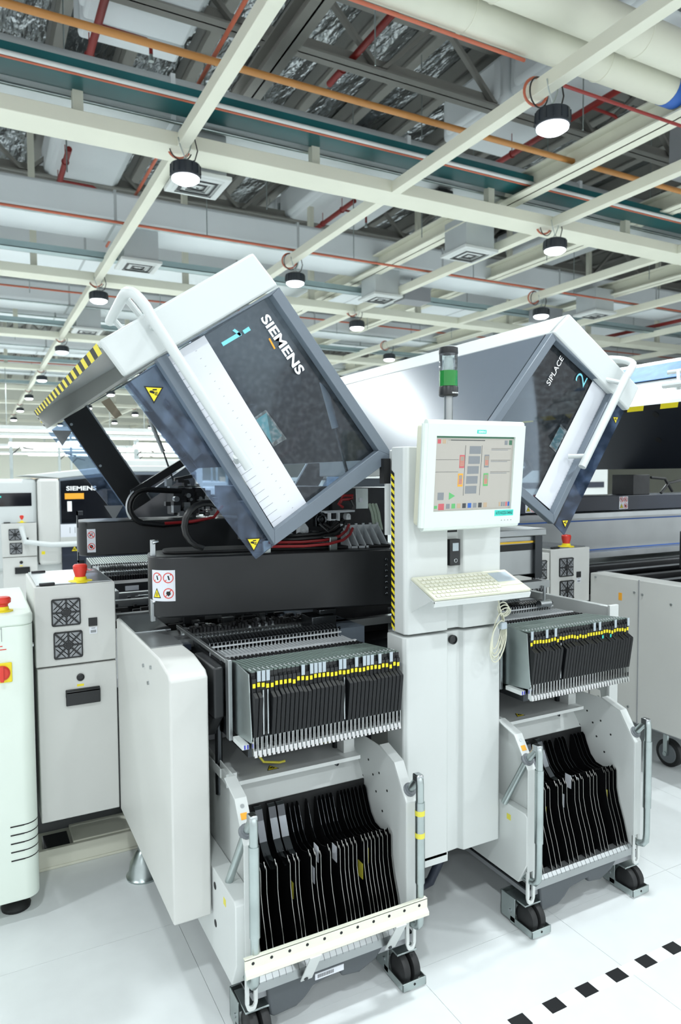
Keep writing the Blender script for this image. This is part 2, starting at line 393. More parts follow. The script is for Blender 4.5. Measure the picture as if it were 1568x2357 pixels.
# second wrapped duct behind first beam: round on top, white box below
def boxduct(y, z, lb):
    t = thing('air_duct', lb, 'duct', (0, y, z), 'wrapped ducts across the ceiling')
    G().box(-8, y-.48, z, 30, y+.48, z+.48).build('duct_box', 'duct_white', t, bevel=.07)
    for i in range(12): G().box(-7+3*i, y-.485, z-.006, -6.96+3*i, y+.485, z+.486).build('seam', 'duct_wrap', t)
    G().cyl((-8, y-.5, z-.02), (30, y-.5, z-.02), .02).build('edge_trim', 'zinc', t)
boxduct(11.5, 5.42, 'white wrapped box duct crossing behind the first cream beam')
boxduct(14.6, 5.75, 'white wrapped box duct high between the second and third cream beams')
boxduct(20.0, 5.75, 'white wrapped box duct high between the third and fourth cream beams')
boxduct(25.3, 5.75, 'white wrapped box duct high far back')
boxduct(17.1, 5.42, 'white wrapped box duct crossing behind the second cream beam')
boxduct(22.6, 5.42, 'white wrapped box duct crossing behind the third cream beam')
boxduct(28.1, 5.42, 'farthest white wrapped box duct crossing the hall')
# big pillowy white ducts running into the depth, high up
def bigduct(x0, x1, ya, yb, z, lb):
    t = thing('insulated_duct', lb, 'duct', ((x0+x1)/2, ya, z), 'big white ducts under the roof')
    g = G(); n = 10; y = ya; seg = 2.4
    while y < yb-.1:
        e = min(y+seg, yb)
        g.box(x0+.06, y+.02, z, x1-.06, e-.02, z+.7).box(x0, y+.15, z+.05, x1, e-.15, z+.65)
        y = e
    g.build('duct_wrap', 'duct_white', t, bevel=.08)
    y = ya+seg
    while y < yb:
        G().box(x0+.05, y-.03, z-.012, x1-.05, y+.03, z+.5).build('strap', 'zinc', t); y += seg*2
bigduct(1.25, 2.6, 4.2, 9.4, 7.02, 'big white insulated duct at top left with a red pipe along it')
bigduct(1.3, 2.6, 11.9, 15.2, 7.02, 'white insulated duct seen behind the first beam at far left')
bigduct(1.3, 2.6, 17.3, 23, 7.02, 'white insulated duct at left above the second cross beam')
bigduct(6.9, 8.4, 3.2, 9.6, 7.02, 'big white insulated duct above the brightest lamp at right')
bigduct(6.0, 7.8, 11.9, 15.2, 7.02, 'white insulated duct behind the first beam, right of centre')
bigduct(12, 13.6, 11.9, 19.4, 7.02, 'white insulated duct at right behind the second beam')
# red sprinkler mains with branch and head
def redmain(x, z, ya, yb, ybr, lb, bl=.55):
    t = thing('sprinkler_main', lb, 'pipe', (x, ya, z), 'red sprinkler mains')
    G().cyl((x, ya, z), (x, yb, z), .045, 12).build('main', 'dark_red', t)
    b = G().tube([(x, ybr, z), (x+bl, ybr+.02, z), (x+bl+.05, ybr+.02, z-.03), (x+bl+.05, ybr+.02, z-.16)], .022, 8).build('branch', 'dark_red', t)
    G().cyl((x+bl+.05, ybr+.02, z-.16), (x+bl+.05, ybr+.02, z-.24), .02, 8, .035).build('sprinkler_head', 'zinc', b)
    for y in (ya+.5, (ya+yb)/2, yb-.4):
        if ya < y < yb: G().torus((x, y, z), .05, .012, (0, 1, 0), 14, 6).cyl((x, y, z+.045), (x, y, 7.0205 if 6.6 < z < 7 else z+.08), .007, 6).build('pipe_clamp', 'dark_red', t)
redmain(1.42, 6.75, 5, 9.6, 8.55, 'red sprinkler pipe on the big duct at top left')
redmain(1.5, 6.75, 11.9, 15, 13.2, 'red sprinkler pipe on the duct behind the first beam')
redmain(1.62, 6.7, 16.4, 19.6, 19.5, 'red sprinkler pipe above the second cross beam at far left', .9)
redmain(7.75, 6.7, 3, 9.2, 7.2, 'red sprinkler pipe across the duct behind the brightest lamp', .5)
redmain(6.55, 6.8, 11.8, 14.5, 12.3, 'red sprinkler pipe behind the first beam, right of centre', .5)
redmain(4.6, 7.1, 3, 9, 5.4, 'dark red sprinkler pipe under the foil roof at top centre', -.7)
redmain(15.2, 5.3, 6, 26, 20, 'thick bright red pipe at the right above the second machine', .5)
pipe('sprinkler_branch', 'thin dark red branch pipe crossing under the foil roof', 'pipe', (-4, 6.8, 6.93), (9, 6.8, 6.93), .02, 'dark_red')
pipe('sprinkler_branch', 'thin dark red branch pipe crossing behind the first beam', 'pipe', (2.8, 13.6, 6.6), (12, 13.6, 6.6), .025, 'dark_red')
# two big cream pipes at upper right
for y, lb, bl in [(4.9, 'lower of two fat cream pipes at upper right, blue band near its end', 1), (4.47, 'upper of two fat cream pipes at upper right', 0)]:
    t = thing('cream_pipe', lb, 'pipe', (4, y, 5.5), 'fat cream pipes at upper right')
    g = G(); x = 2.2
    while x < 13: g.cyl((x, y, 5.52), (x+1.6, y, 5.52), .17, 24); x += 1.6
    g.build('pipe_jacket', 'pipe_cream', t)
    x = 3.8
    while x < 13: G().torus((x, y, 5.52), .171, .006, (1, 0, 0), 24, 6).build('joint_ring', 'cream', t); x += 1.6
    if bl: G().cyl((6.33, y, 5.52), (6.5, y, 5.52), .174, 24).build('blue_band', 'blue', t)
# air diffusers on drop boxes
def diffuser(x, y, lb, s=.62, z=4.92):
    t = thing('air_diffuser', lb, 'air vent', (x, y, z), 'square ceiling air diffusers')
    G().box(x-s*.42, y-s*.42, z+.05, x+s*.42, y+s*.42, 5.415).build('drop_box', 'duct_wrap', t)
    G().box(x-s/2, y-s/2, z, x+s/2, y+s/2, z+.05).build('frame', 'white_paint', t, bevel=.01)
    for k in range(5):
        a = s*.40*(1-k*.2)
        g = G()
        for sx, sy, ex, ey in [(-a, -a, a, -a), (a, -a, a, a), (a, a, -a, a), (-a, a, -a, -a)]:
            v = Vector((ex-sx, ey-sy, 0)).normalized(); n_ = Vector((-v.y, v.x, 0))
            A, B = Vector((x+sx, y+sy, z-.002)), Vector((x+ex, y+ey, z-.002))
            g.slab([A, B, B+n_*.03+Vector((0, 0, -.018))-v*.03, A+n_*.03+Vector((0, 0, -.018))+v*.03], .004)
        g.build('louvre', 'white_paint' if k % 2 == 0 else 'dark_part', t)
diffuser(2.38, 7.98, 'square white diffuser beside the lamp on the leftmost slim beam')
diffuser(2.42, 11.4, 'square white diffuser above the left hood, behind the second lamp')
diffuser(2.42, 16.9, 'square white diffuser far left behind the third lamp')
diffuser(6.75, 8.6, 'square white diffuser left of the bright lamp at right edge')
diffuser(6.9, 11.45, 'square white diffuser above the signal tower')
diffuser(11.6, 10.6, 'square white diffuser above the right hood peak')
for x, y, lb in [(7.65, 11.5, 'small grey junction box behind the signal tower'), (11.2, 11.6, 'grey junction box left of the lamp above the right hood')]:
    tag(G().box(x-.3, y-.2, 4.95, x+.3, y+.2, 5.2).box(x-.31, y-.21, 5.19, x+.31, y+.21, 5.21).cyl((x, y, 5.2), (x, y, 5.421 if x < 9 else 5.21), .012, 8).build('junction_box', 'grey_mid', bevel=.006), lb, 'box')
tag(G().box(5.55, 7.72, 5.16, 5.8, 7.95, 5.40).build('speaker_box', 'black_plastic', bevel=.02), 'black loudspeaker box above the first beam at right', 'loudspeaker')
tag(G().box(8.6, 5.4, 5.7, 10.4, 6.6, 7.0).box(8.55, 5.35, 5.68, 10.45, 6.65, 5.72).build('air_handler', 'grey_mid', bevel=.02), 'dark grey air handler box hanging at the right edge', 'air handler')
t = thing('steel_column', 'round shiny steel column far behind the two hoods', 'column', (13.54, 21.3, 0))
G().cyl((13.54, 21.3, 0), (13.54, 21.3, 8.3), .34, 24).build('shaft', 'steel', t); G().torus((13.54, 21.3, 4.2), .345, .03, (0, 0, 1), 24, 8).build('collar', 'zinc', t)
# ------------------------------------------------------------------ hanging lamps with their own light
FIN = None
def lamp(x, y, lb, vis=True):
    global FIN
    z = 4.66
    t = thing('ceiling_lamp', lb, 'lamp', (x, y, z), 'round high-bay lamps on the slim beams')
    G().lathe((x, y, z), [(.135, -.0), (.15, .01), (.155, .06), (.15, .13), (.10, .155), (.04, .16)], 28).build('housing', 'lamp_black', t)
    G().lathe((x, y, z), [(.02, -.045), (.10, -.04), (.138, -.015), (.14, .005)], 28).build('lens', 'lamp_lens', t)
    if vis:
        fn = None
        for k in range(14):
            a = k*math.pi/7; c_, s_ = math.cos(a), math.sin(a)
            if FIN is None:
                FIN = G().slab([(x+c_*.152, y+s_*.152, z+.03), (x+c_*.162, y+s_*.162, z+.03), (x+c_*.158, y+s_*.158, z+.12), (x+c_*.148, y+s_*.148, z+.12)], .008).build('cooling_fin', 'lamp_black', t)
            else:
                c = FIN.copy(); C.objects.link(c); c.parent = t; c.rotation_euler = (0, 0, a)
        G().torus((x, y, z+.185), .022, .005, (0, 1, 0), 14, 6).build('hook', 'zinc', t)
        G().tube([(x, y, z+.2), (x-.05, y, z+.32), (x-.07, y, z+.4)], .006, 6).tube([(x, y, z+.2), (x+.05, y, z+.3), (x+.07, y, z+.38)], .006, 6).build('wire_sling', 'zinc', t)
        G().tube([(x+.03, y, z+.16), (x+.1, y, z+.2), (x+.13, y, z+.3), (x+.1, y, z+.42), (x+.07, y-.05, z+.5)], .007, 6).build('cord', 'black_cable', t)
        G().torus((x-.01, y+.2, 5.06), .115, .013, (.25, 1, .15), 22, 6).build('cord_coil', 'orange_pipe', t)
        G().torus((x+.0, y+.17, 5.04), .125, .007, (-.15, 1, .1), 22, 6).build('cord_loop', 'black_cable', t)
    L = bpy.data.lights.new('lamp_light', 'AREA'); L.shape = 'DISK'; L.size = .27; L.energy = LAMP_W; L.color = (.90, .97, 1.0); L.spread = math.radians(175)
    o = bpy.data.objects.new('lamp_light', L); C.objects.link(o); o.parent = t; o.location = (0, 0, -.06)
rows = ['first', 'second', 'third', 'fourth', 'fifth', 'sixth', 'seventh']
XR = [-3.13, -.55, 2.03, 4.62, 7.13, 9.8, 12.4]
for k, x in enumerate(XR):
    y0 = 7.22 if k % 2 == 0 else 4.72
    y = y0-5.55*2; j = 0
    while y < 46:
        infr = x >= 1.9 and y > 4
        if y > -7: lamp(x, y, ('black round high-bay lamp, ' + ORDN[j] + ' from the front on the ' + rows[k] + ' slim beam from the left'), infr)
        y += 5.55; j += 1
# ================================================================== PLACEMENT MACHINE (front right and its neighbour)
YF, YB = 2.05, 4.40
PITCH_M = 2.585
mach = thing('placement_machine', 'light grey pick-and-place machine in the middle with both hoods swung open', 'machine', (1.45, 2.1, 0))
mach2 = thing('placement_machine', 'neighbouring pick-and-place machine cut off at the right edge', 'machine', (4.03, 2.1, 0))
def hood(name, par, y0, y1, P, label, sgn):
    """P: dict of (x, z) corner points of the end face; sgn +1 text runs down towards the hinge, -1 up away from it"""
    def bar(g, a, b, c, d, ya, yb): g.prism([P[a], P[b], P[d], P[c]], 'y', ya, yb)
    out = ['frTR', 'C', 'frBL', 'frL']; inn = ['wTR', 'wBR', 'wBL', 'wTL']
    g = G()
    for i in range(4): bar(g, out[i], out[(i+1) % 4], inn[i], inn[(i+1) % 4], y0, y0+.035)
    if 'tail' in P: g.prism([P['C'], P['tail'], P['tail2']], 'y', y0, y0+.04)
    fr_ = g.build(name, 'frame_grey', par, bevel=.004)
    if label: fr_['label'] = label
    k = fr_
    # pane with its clear skirt
    def V(n): return Vector((P[n][0], 0, P[n][1]))
    G().prism([P['frT2'], P['paneB2'], P['C'], P['frTR']], 'y', y0+.036, y0+.041).build('window_pane', 'clear_pane', k, smooth=False)
    G().prism([P['paneT'], P['paneB'], P['paneB2'], P['frT2']], 'y', y0+.036, y0+.042).build('skirt_pane', 'skirt_pane', k, smooth=False)
    G().prism([P['paneT'], P['paneB'], P['paneB2'], P['frT2']], 'y', y1-.042, y1-.036).build('rear_pane', 'skirt_pane', k, smooth=False)
    # rear frame, black on its inner side
    g = G()
    for i in range(4): bar(g, out[i], out[(i+1) % 4], inn[i], inn[(i+1) % 4], y1-.035, y1)
    g.build('rear_frame', 'frame_grey', k)
    a, b, c = V('frBL'), V('frL'), V('C')
    inw = (c-a).normalized()*.15
    q = [a, b, b+inw, a+inw]
    g = G().prism([(v.x, v.z) for v in q], 'y', y1-.05, y1-.037)
    for f in (.04, .5, .93):
        m_ = a+(b-a)*f+inw*.12
        g.m(1).cyl((m_.x, y1-.058, m_.z), (m_.x, y1-.05, m_.z), .008, 10).m(0)
    g.m(1).prism([((q[2]+(q[3]-q[2])*0).x, q[2].z), (q[3].x, q[3].z), ((q[3]+inw*.06).x, (q[3]+inw*.06).z), ((q[2]+inw*.06).x, (q[2]+inw*.06).z)], 'y', y1-.05, y1-.037)
    g.build('inner_panel', ['black_plastic', 'steel'], k)
    # end cap: front and rear cheeks, end wall, top wall
    cap = [P['capTL'], P['capTR'], P['capBR'], P['capBL']]
    g = G().prism(cap, 'y', y0-.004, y0+.03)
    tl, tr, bl, br = V('capTL'), V('capTR'), V('capBL'), V('capBR')
    nin = (br-bl).normalized()*.018; ndn = (bl-tl).normalized()*.015
    g.prism([(v.x, v.z) for v in (tl, bl, bl+nin, tl+nin)], 'y', y0, y1)
    g.prism([(v.x, v.z) for v in (tl, tr, tr+ndn, tl+ndn)], 'y', y0, y1)
    g.build('end_cap', 'white_cap', k, bevel=.008)
    G().prism(cap, 'y', y1-.03, y1+.004).build('rear_cap', 'grey_paint', k, bevel=.004)
    lip = (br-bl).normalized()
    # hazard tape along the inner lip
    n = 34; e0, e1 = y0+.04, y1-.04
    g = G()
    t0 = bl+(tl-bl)*.0; wd = (tl-bl).normalized()*.0
    for i in range(n):
        ya, yb = e0+(e1-e0)*i/n, e0+(e1-e0)*(i+1)/n
        g.m(i % 2); s_ = .018
        o_ = -(tl-bl).normalized()*.0012
        A = bl+o_; B = bl+lip*.03+o_
        g.add([(A.x, ya, A.z), (A.x, yb, A.z), (B.x, yb+s_, B.z), (B.x, ya+s_, B.z)], [(0, 1, 2, 3)])
    for i in range(3):
        f0, f1 = .35+.2*i, .45+.2*i
        g.m(0 if i % 2 else 1)
        A, B = bl+(br-bl)*f0, bl+(br-bl)*f1
        up = (tl-bl).normalized()*.0
        o_ = -(tl-bl).normalized()*.0015
        g.add([(A.x+o_.x, y1-.03, A.z+o_.z), (B.x+o_.x, y1-.03, B.z+o_.z), (B.x+o_.x, y1+.004, B.z+o_.z), (A.x+o_.x, y1+.004, A.z+o_.z)], [(0, 1, 2, 3)])
    g.build('hazard_tape', ['yellow', 'black_matt'], k, smooth=False)
    # lid between the two ends, grey outside and dark gloss inside
    f, c = V('frTR'), V('C'); mid = (V('frBL')+V('frL'))/2
    nn = Vector((-(c-f).z, 0, (c-f).x)).normalized()
    if (mid-f).dot(nn) < 0: nn = -nn
    g = G().prism([(v.x, v.z) for v in (f, c, c+nn*.012, f+nn*.012)], 'y', y0+.036, y1-.036)
    g.build('lid', 'panel_grey', k, bevel=.003)
    g = G().prism([(v.x, v.z) for v in (f+nn*.013+(c-f)*.01, c+nn*.013-(c-f)*.01, c+nn*.02-(c-f)*.01, f+nn*.02+(c-f)*.01)], 'y', y0+.05, y1-.05)
    g.build('lining', 'lining' if par is mach else 'lining_matt', k)
    g = G()
    for ff, yy in [(.3, .35), (.62, .3), (.66, .42), (.35, .6), (.64, .62), (.3, .8)]:
        p = f+(c-f)*ff+nn*.0205; y = y0+(y1-y0)*yy
        g.lathe((p.x, y, p.z), [(.022, 0), (.022, .002)], 18, nn)
    g.build('lining_hole', 'black_matt', k)
    # cross rail under the cap, seen from inside
    g = G(); cb = br; w_ = (c-f).normalized()*.05
    g.prism([(v.x, v.z) for v in (br+(br-tr)*0, V('frL'), V('frL')+(tr-br)*.12, br+(tr-br)*.12)], 'y', y0+.05, y1-.05)
    if par is mach: g.build('inner_rail', 'grey_paint', k)
    return fr_, V, nn
P1 = dict(zip(['capTL', 'capTR', 'capBL', 'capBR', 'frTR', 'C', 'tail', 'tail2', 'frBL', 'frL', 'wTR', 'wBR', 'wBL', 'wTL', 'paneT', 'paneB', 'paneB2', 'frT2'],
  [(0.7811, 2.2866), (0.8632, 2.1969), (0.3240, 1.9815), (0.3924, 1.8876), (0.8676, 2.1926), (1.2895, 1.6660), (1.2876, 1.6301), (1.2545, 1.6509), (0.8432, 1.3843), (0.4814, 1.9426), (0.8439, 2.1667), (1.2270, 1.6876), (0.8423, 1.4312), (0.5118, 1.9586)]+[(0.3965, 1.8640), (0.7924, 1.3394), (0.8584, 1.3818), (0.5275, 1.9693)]))
P2 = dict(zip(['capTL', 'capTR', 'capBL', 'capBR', 'frTR', 'C', 'frBL', 'frL', 'wTR', 'wBR', 'wBL', 'wTL', 'paneT', 'paneB', 'paneB2', 'frT2'],
  [(2.1019, 2.2353), (2.0177, 2.1550), (2.5094, 1.9680), (2.4452, 1.8688), (2.0155, 2.1531), (1.6212, 1.6810), (2.0335, 1.4057), (2.3738, 1.9305), (2.0363, 2.1265), (1.6714, 1.6943), (2.0308, 1.4453), (2.3481, 1.9399)]+[(2.4628, 1.8671), (2.1255, 1.3576), (2.0750, 1.3985), (2.3983, 1.9428)]))
h1, V1, n1 = hood('hood', mach, YF, YB, P1, 'grey framed hood lettered in white, swung up to the left', 1)
h2, V2, n2 = hood('hood', mach, YF, YB, P2, 'grey framed hood swung up to the right', -1)
P3 = {k: (x+PITCH_M+.22, z-.02) for k, (x, z) in P1.items()}
h3, V3, n3 = hood('hood', mach2, YF-1.2, YB, P3, None, 1)
# ---- lettering and paper scale on hood 1
def onface(k, P, y, cut=0):
    return lambda u: Vector((u[0], y, u[1]))
yf = YF-.0005
pa, pb = [Vector((x, yf, z)) for x, z in [(0.8126, 2.0941), (0.9359, 1.9302)]]
xd = (pb-pa).normalized(); yd = Vector((-xd.z, 0, xd.x)); yd = yd if yd.z > 0 else -yd
p0 = [Vector((x, YF+.033, z)) for x, z in [(0.8140, 2.0956)]][0]
text('SIEMENS', p0, xd, yd, .212, .034, 'white_ink', 'lettering', h1, .003, .03)
g = G()
for q in [[(0.6869, 2.0110), (0.6937, 2.0011), (0.7530, 2.0391), (0.7461, 2.0492)], [(0.7561, 2.0540), (0.7630, 2.0440), (0.7832, 2.0578), (0.7762, 2.0679)], [(0.7236, 2.0511), (0.7307, 2.0571), (0.7531, 2.0431), (0.7473, 2.0360)]]:
    g.prism(q, 'y', YF+.031, YF+.0335)
g.build('number_mark', 'cyan', h1, smooth=False)
g = G().prism([(0.8425, 2.0361), (0.8470, 2.0392), (0.8658, 2.0080), (0.8613, 2.0049)], 'y', YF+.031, YF+.0335).build('colour_mark', 'orange_tag', h1, smooth=False)
def scale_strip(k, y, q, n, tks, name='paper_scale', side=-1):
    # q: TL, TR, BR, BL in (x, z); ticks run along the left (outer) edge
    g = G().prism(q, 'y', y-.0012, y)
    A, B, Cc, D = [Vector((p[0], 0, p[1])) for p in q]
    g.m(1)
    for i in range(1, n):
        f = i/n
        L = A+(D-A)*f; R = B+(Cc-B)*f
        d = (R-L); e = (D-A).normalized()*.0012
        for a, b in tks:
            u, v_ = L+d*a, L+d*b
            g.prism([(u.x, u.z), (v_.x, v_.z), (v_.x+e.x, v_.z+e.z), (u.x+e.x, u.z+e.z)], 'y', y-.0016, y-.0012)
    return g.build(name, ['paper', 'grey_mid'], k, smooth=False)
scale_strip(h1, YF+.033, [(0.5224, 1.9556), (0.6341, 2.0288), (0.9751, 1.5051), (0.8573, 1.4312)], 24, [(.0, .3), (.62, .66)])
scale_strip(h2, YF+.033, [(2.2783, 1.9968), (2.3860, 1.9418), (2.0681, 1.4462), (1.9634, 1.5163)], 40, [(.72, .95)])
G().prism([(0.7982, 1.7807), (0.8337, 1.8037), (0.8865, 1.7321), (0.8503, 1.7079)], 'y', YF+.0345, YF+.0355).build('label_card', 'cyan', h1, smooth=False)
G().prism([(0.7896, 1.7858), (0.8308, 1.8132), (0.9016, 1.7227), (0.8561, 1.6970)], 'y', YF+.0335, YF+.0345).build('card_sleeve', 'clear_lens', h1, smooth=False)
G().prism([(2.0944, 1.7925), (2.1231, 1.7741), (2.0768, 1.7003), (2.0461, 1.7206)], 'y', YF+.0345, YF+.0355).build('label_card', 'cyan', h2, smooth=False)
G().prism([(2.0990, 1.8031), (2.1326, 1.7779), (2.0722, 1.6916), (2.0369, 1.7153)], 'y', YF+.0335, YF+.0345).build('card_sleeve', 'clear_lens', h2, smooth=False)
pa, pb = [Vector((x, YF+.033, z)) for x, z in [(2.0319, 1.9516), (2.1074, 2.0643)]]
xd = (pb-pa).normalized(); yd = Vector((xd.z, 0, -xd.x)); yd = yd if yd.x < 0 else -yd
text('SIPLACE', pa, xd, yd, (pb-pa).length*1.0, .022, 'white_ink', 'lettering', h2, .003, .005)
pa, pb = [Vector((x, YF+.033, z)) for x, z in [(2.2147, 1.9544), (2.2387, 1.9927)]]
text('2', pa, xd, yd, (pb-pa).length*1.05, .055, 'cyan', 'number_mark', h2, .003, -.01)
# warning triangles on the clear skirts
def tri_at(u, s, y, k): warn_tri('warning_sign', k, fr((u[0], y, u[1]), (1, 0, 0), (0, 0, 1)), s, True)
E1 = [(0.4801, 1.8506), (0.7850, 1.3927), (2.4111, 1.8340), (2.1276, 1.4072)]
tri_at(E1[0], .058, YF+.035, h1); tri_at(E1[1], .05, YF+.035, h1); tri_at(E1[2], .034, YF+.035, h2); tri_at(E1[3], .037, YF+.035, h2)
E2 = [(0.4712, 1.8472), (0.7511, 1.4051)]
for u in E2:
    G().prism([(u[0]-.055, u[1]+.03), (u[0]+.055, u[1]+.03), (u[0], u[1]-.06)], 'y', YB-.046, YB-.043).build('sign_back', 'grey_mid', h1, smooth=False)
# handle bars
def handle(k, pts, posts, r=.0155):
    h = G().tube(pts, r, 14).build('handle', 'white_cap', k)
    for a, b in posts: G().cyl(a, b, r*.62, 10).build('handle_post', 'white_cap', k)
    return h
yh = YF-.05
a0, a1, a2, a3 = [Vector((x, yh, z)) for x, z in [(0.7422, 1.6279), (0.4621, 2.0434), (0.4436, 2.0763), (0.4228, 2.1038)]]
def arc3(p, q, r, n=6):
    return [(p*(1-t)*(1-t)+q*2*t*(1-t)+r*t*t) for t in [i/n for i in range(n+1)]]
end = a3+Vector((-.005, .42, .012))
path = [a0, a1]+arc3(a2, a3+(a3-a2)*1.2, a3+(a3-a2)*.6+Vector((-.01, .10, .0)))+[end]
kn = (0.7010, 2.0300, 1.6638)
e1 = (0.4212, 2.3000, 2.0897); e2 = (0.4409, 2.2000, 2.1112)
handle(h1, path, [((kn[0]+.0, 2.0, kn[2]), (kn[0]+.02, 2.05, kn[2]-.015)), (a1+(a0-a1)*.03, a1+(a0-a1)*.03+Vector((.0, .06, .0))), (path[-3]+Vector((0, .02, 0)), path[-3]+Vector((.05, .05, -.045))), (end+Vector((0, -.05, 0)), end+Vector((.055, -.03, -.05)))])
b0, b1, b2, b3 = [Vector((x, yh, z)) for x, z in [(2.1288, 1.6313), (2.3675, 1.9934), (2.4100, 2.0453), (2.4198, 2.0707)]]
handle(h2, [b0, b1]+arc3(b2, b3, b3+Vector((.0, .12, .02)))+[b3+Vector((-.04, .38, .03))],
       [(b0+(b1-b0)*.12, b0+(b1-b0)*.12+Vector((-.04, .06, .0))), (b1+(b0-b1)*.06, b1+Vector((-.06, .06, 0))), (b3+Vector((-.03, .3, .03)), b3+Vector((-.11, .32, 0)))])
A3, B3 = Vector((P3['capBL'][0], 0, P3['capBL'][1])), Vector((P3['capTL'][0], 0, P3['capTL'][1]))
e3 = (B3-A3).normalized(); n3o = Vector((-e3.z, 0, e3.x))
def f3(f, y, h): v = A3+(B3-A3)*f+n3o*h; return (v.x, y, v.z)
G().slab([f3(.50, .95, .012), f3(.50, 4.2, .012), f3(.86, 4.2, .012), f3(.86, .95, .012)], .003).build('blue_window', 'blue_film', h3)
hb = G().tube([f3(.46, .95, .05), f3(.46, 2.52, .05)], .012, 10).build('handle', 'white_cap', h3)
G().tube([f3(.18, .95, .05), f3(.18, 2.45, .05)], .016, 10).build('handle', 'white_cap', h3)
G().cyl(f3(.46, 2.46, .05), f3(.18, 2.36, .05), .01, 8).build('handle_post', 'white_cap', h3)
G().cyl(f3(.32, 2.41, .05), f3(.32, 2.41, .0), .008, 8).build('handle_post', 'white_cap', h3)
c0, c1 = Vector((P3['capBL'][0]-.03, 2.6, P3['capBL'][1]+.1)), Vector((P3['capBL'][0]-.03, 3.4, P3['capBL'][1]+.1))
# gas springs
def spring(k, a, m_, b):
    g = G().cyl(a, m_, .0125, 14).m(1).cyl(m_, b, .0055, 10).m(0).cyl(Vector(a)-Vector((0, 0, -.02)), a, .008, 10)
    g.build('gas_spring', ['strut_grey', 'dark_steel'], k)
spring(h1, (1.0375, 2.1600, 2.0370), (1.1182, 2.1600, 1.7682), (1.1684, 2.1600, 1.5983))
spring(h1, (0.9455, 4.2200, 1.9446), (1.0215, 4.2200, 1.7552), (1.0785, 4.2200, 1.5829))
g = G(); a, b = Vector((0.9065, 4.2000, 1.9876)), Vector((1.1622, 4.2000, 1.6561)); g.slab([a, b, b+Vector((.05, 0, 0)), a+Vector((.05, 0, 0))], .03)
a, b = Vector((0.8087, 4.1500, 1.4798)), Vector((1.1489, 4.1500, 1.6866)); g.slab([a, b, b+Vector((0, 0, .05)), a+Vector((0, 0, .05))], .03)
a, b = Vector((1.0503, 4.1000, 1.5783)), Vector((1.1545, 4.1000, 1.5980)); g.slab([a, b, b+Vector((0, 0, .02)), a+Vector((0, 0, .02))], .03)
g.build('hinge_arm', 'black_plastic', h1)
G().slab([Vector((0.6837, 4.3000, 2.0460)), Vector((0.7308, 4.3000, 2.0734)), Vector((0.8007, 4.3000, 1.9742)), Vector((0.7627, 4.3000, 1.9499))], .004).build('label_plate', 'tan', h1)
# ---------------------------------------------------------------- column between the hoods
def sect(x0, x1, gx0, gx1, yfr, yre):
    c = .012
    return [(x0, yre), (x0, yfr+c), (x0+c, yfr), (gx0, yfr), (gx0+.004, yfr+.016), (gx1-.012, yfr+.02), (gx1, yfr), (x1-c, yfr), (x1, yfr+c), (x1, yre)]
CX0, CX1, CY = 1.249, 1.658, 1.92
up = G().prism(sect(CX0, CX1, 1.42, 1.488, CY, 2.005), 'z', 1.075, 1.697).build('upper_cover', 'white_paint', mach, bevel=.004)
lo = G().prism(sect(CX0-.004, CX1, 1.421, 1.49, CY, 2.03), 'z', .287, 1.066).build('lower_cover', 'white_paint', mach, bevel=.004)
G().box(CX0-.004, CY+.0, .268, 1.421, 2.03, .3).build('cover_flange', 'white_paint', lo)
G().box(1.33, 2.6, .26, 1.60, 4.2, 1.55).build('core_frame', 'dark_part', mach)
G().box(1.28, 2.04, .26, 1.62, 2.2, .95).build('core_foot', 'grey_paint', mach)
G().box(1.27, 2.012, 1.60, 1.62, 2.6, 1.69).build('core_top', 'white_paint', mach, bevel=.004)
G().lathe((1.447, CY+.012, 1.038), [(.016, 0), (.016, .01), (.012, .012), (.012, .008), (.004, .008)], 20, (0, -1, 0)).build('lock', 'black_plastic', lo)
# hazard strip on the left flank
g = G(); n = 44
for i in range(n):
    z0, z1 = 1.08+(1.61-1.08)*i/n, 1.08+(1.61-1.08)*(i+1)/n
    g.m(i % 2)
    g.slab([(CX0-.001, 1.985, z0), (CX0-.001, 1.985, z1), (CX0-.001, 2.004, z1+.012), (CX0-.001, 2.004, z0+.012)], .0008)
g.build('hazard_strip', ['yellow', 'black_matt'], up, smooth=False)
g = G().box(1.236, 2.03, 1.575, 1.262, 2.06, 1.66).build('hinge_block', 'black_matt', mach)
g = G().box(1.2445, 2.03, 1.40, 1.262, 2.042, 1.575).build('side_bracket', 'white_paint', mach)
# card reader in the groove
t = G().box(1.427, CY-.004, 1.295, 1.47, CY+.02, 1.385).build('card_reader', 'black_plastic', mach, bevel=.002)
G().box(1.437, CY-.006, 1.345, 1.461, CY-.004, 1.372).build('reader_display', 'pale_tag', t)
G().torus((1.450, CY-.005, 1.312), .006, .0014, (0, 1, 0), 16, 6).build('reader_button', 'steel', t)
G().box(1.422, CY+.012, 1.408, 1.468, CY+.019, 1.43).build('groove_slot', 'black_matt', up)
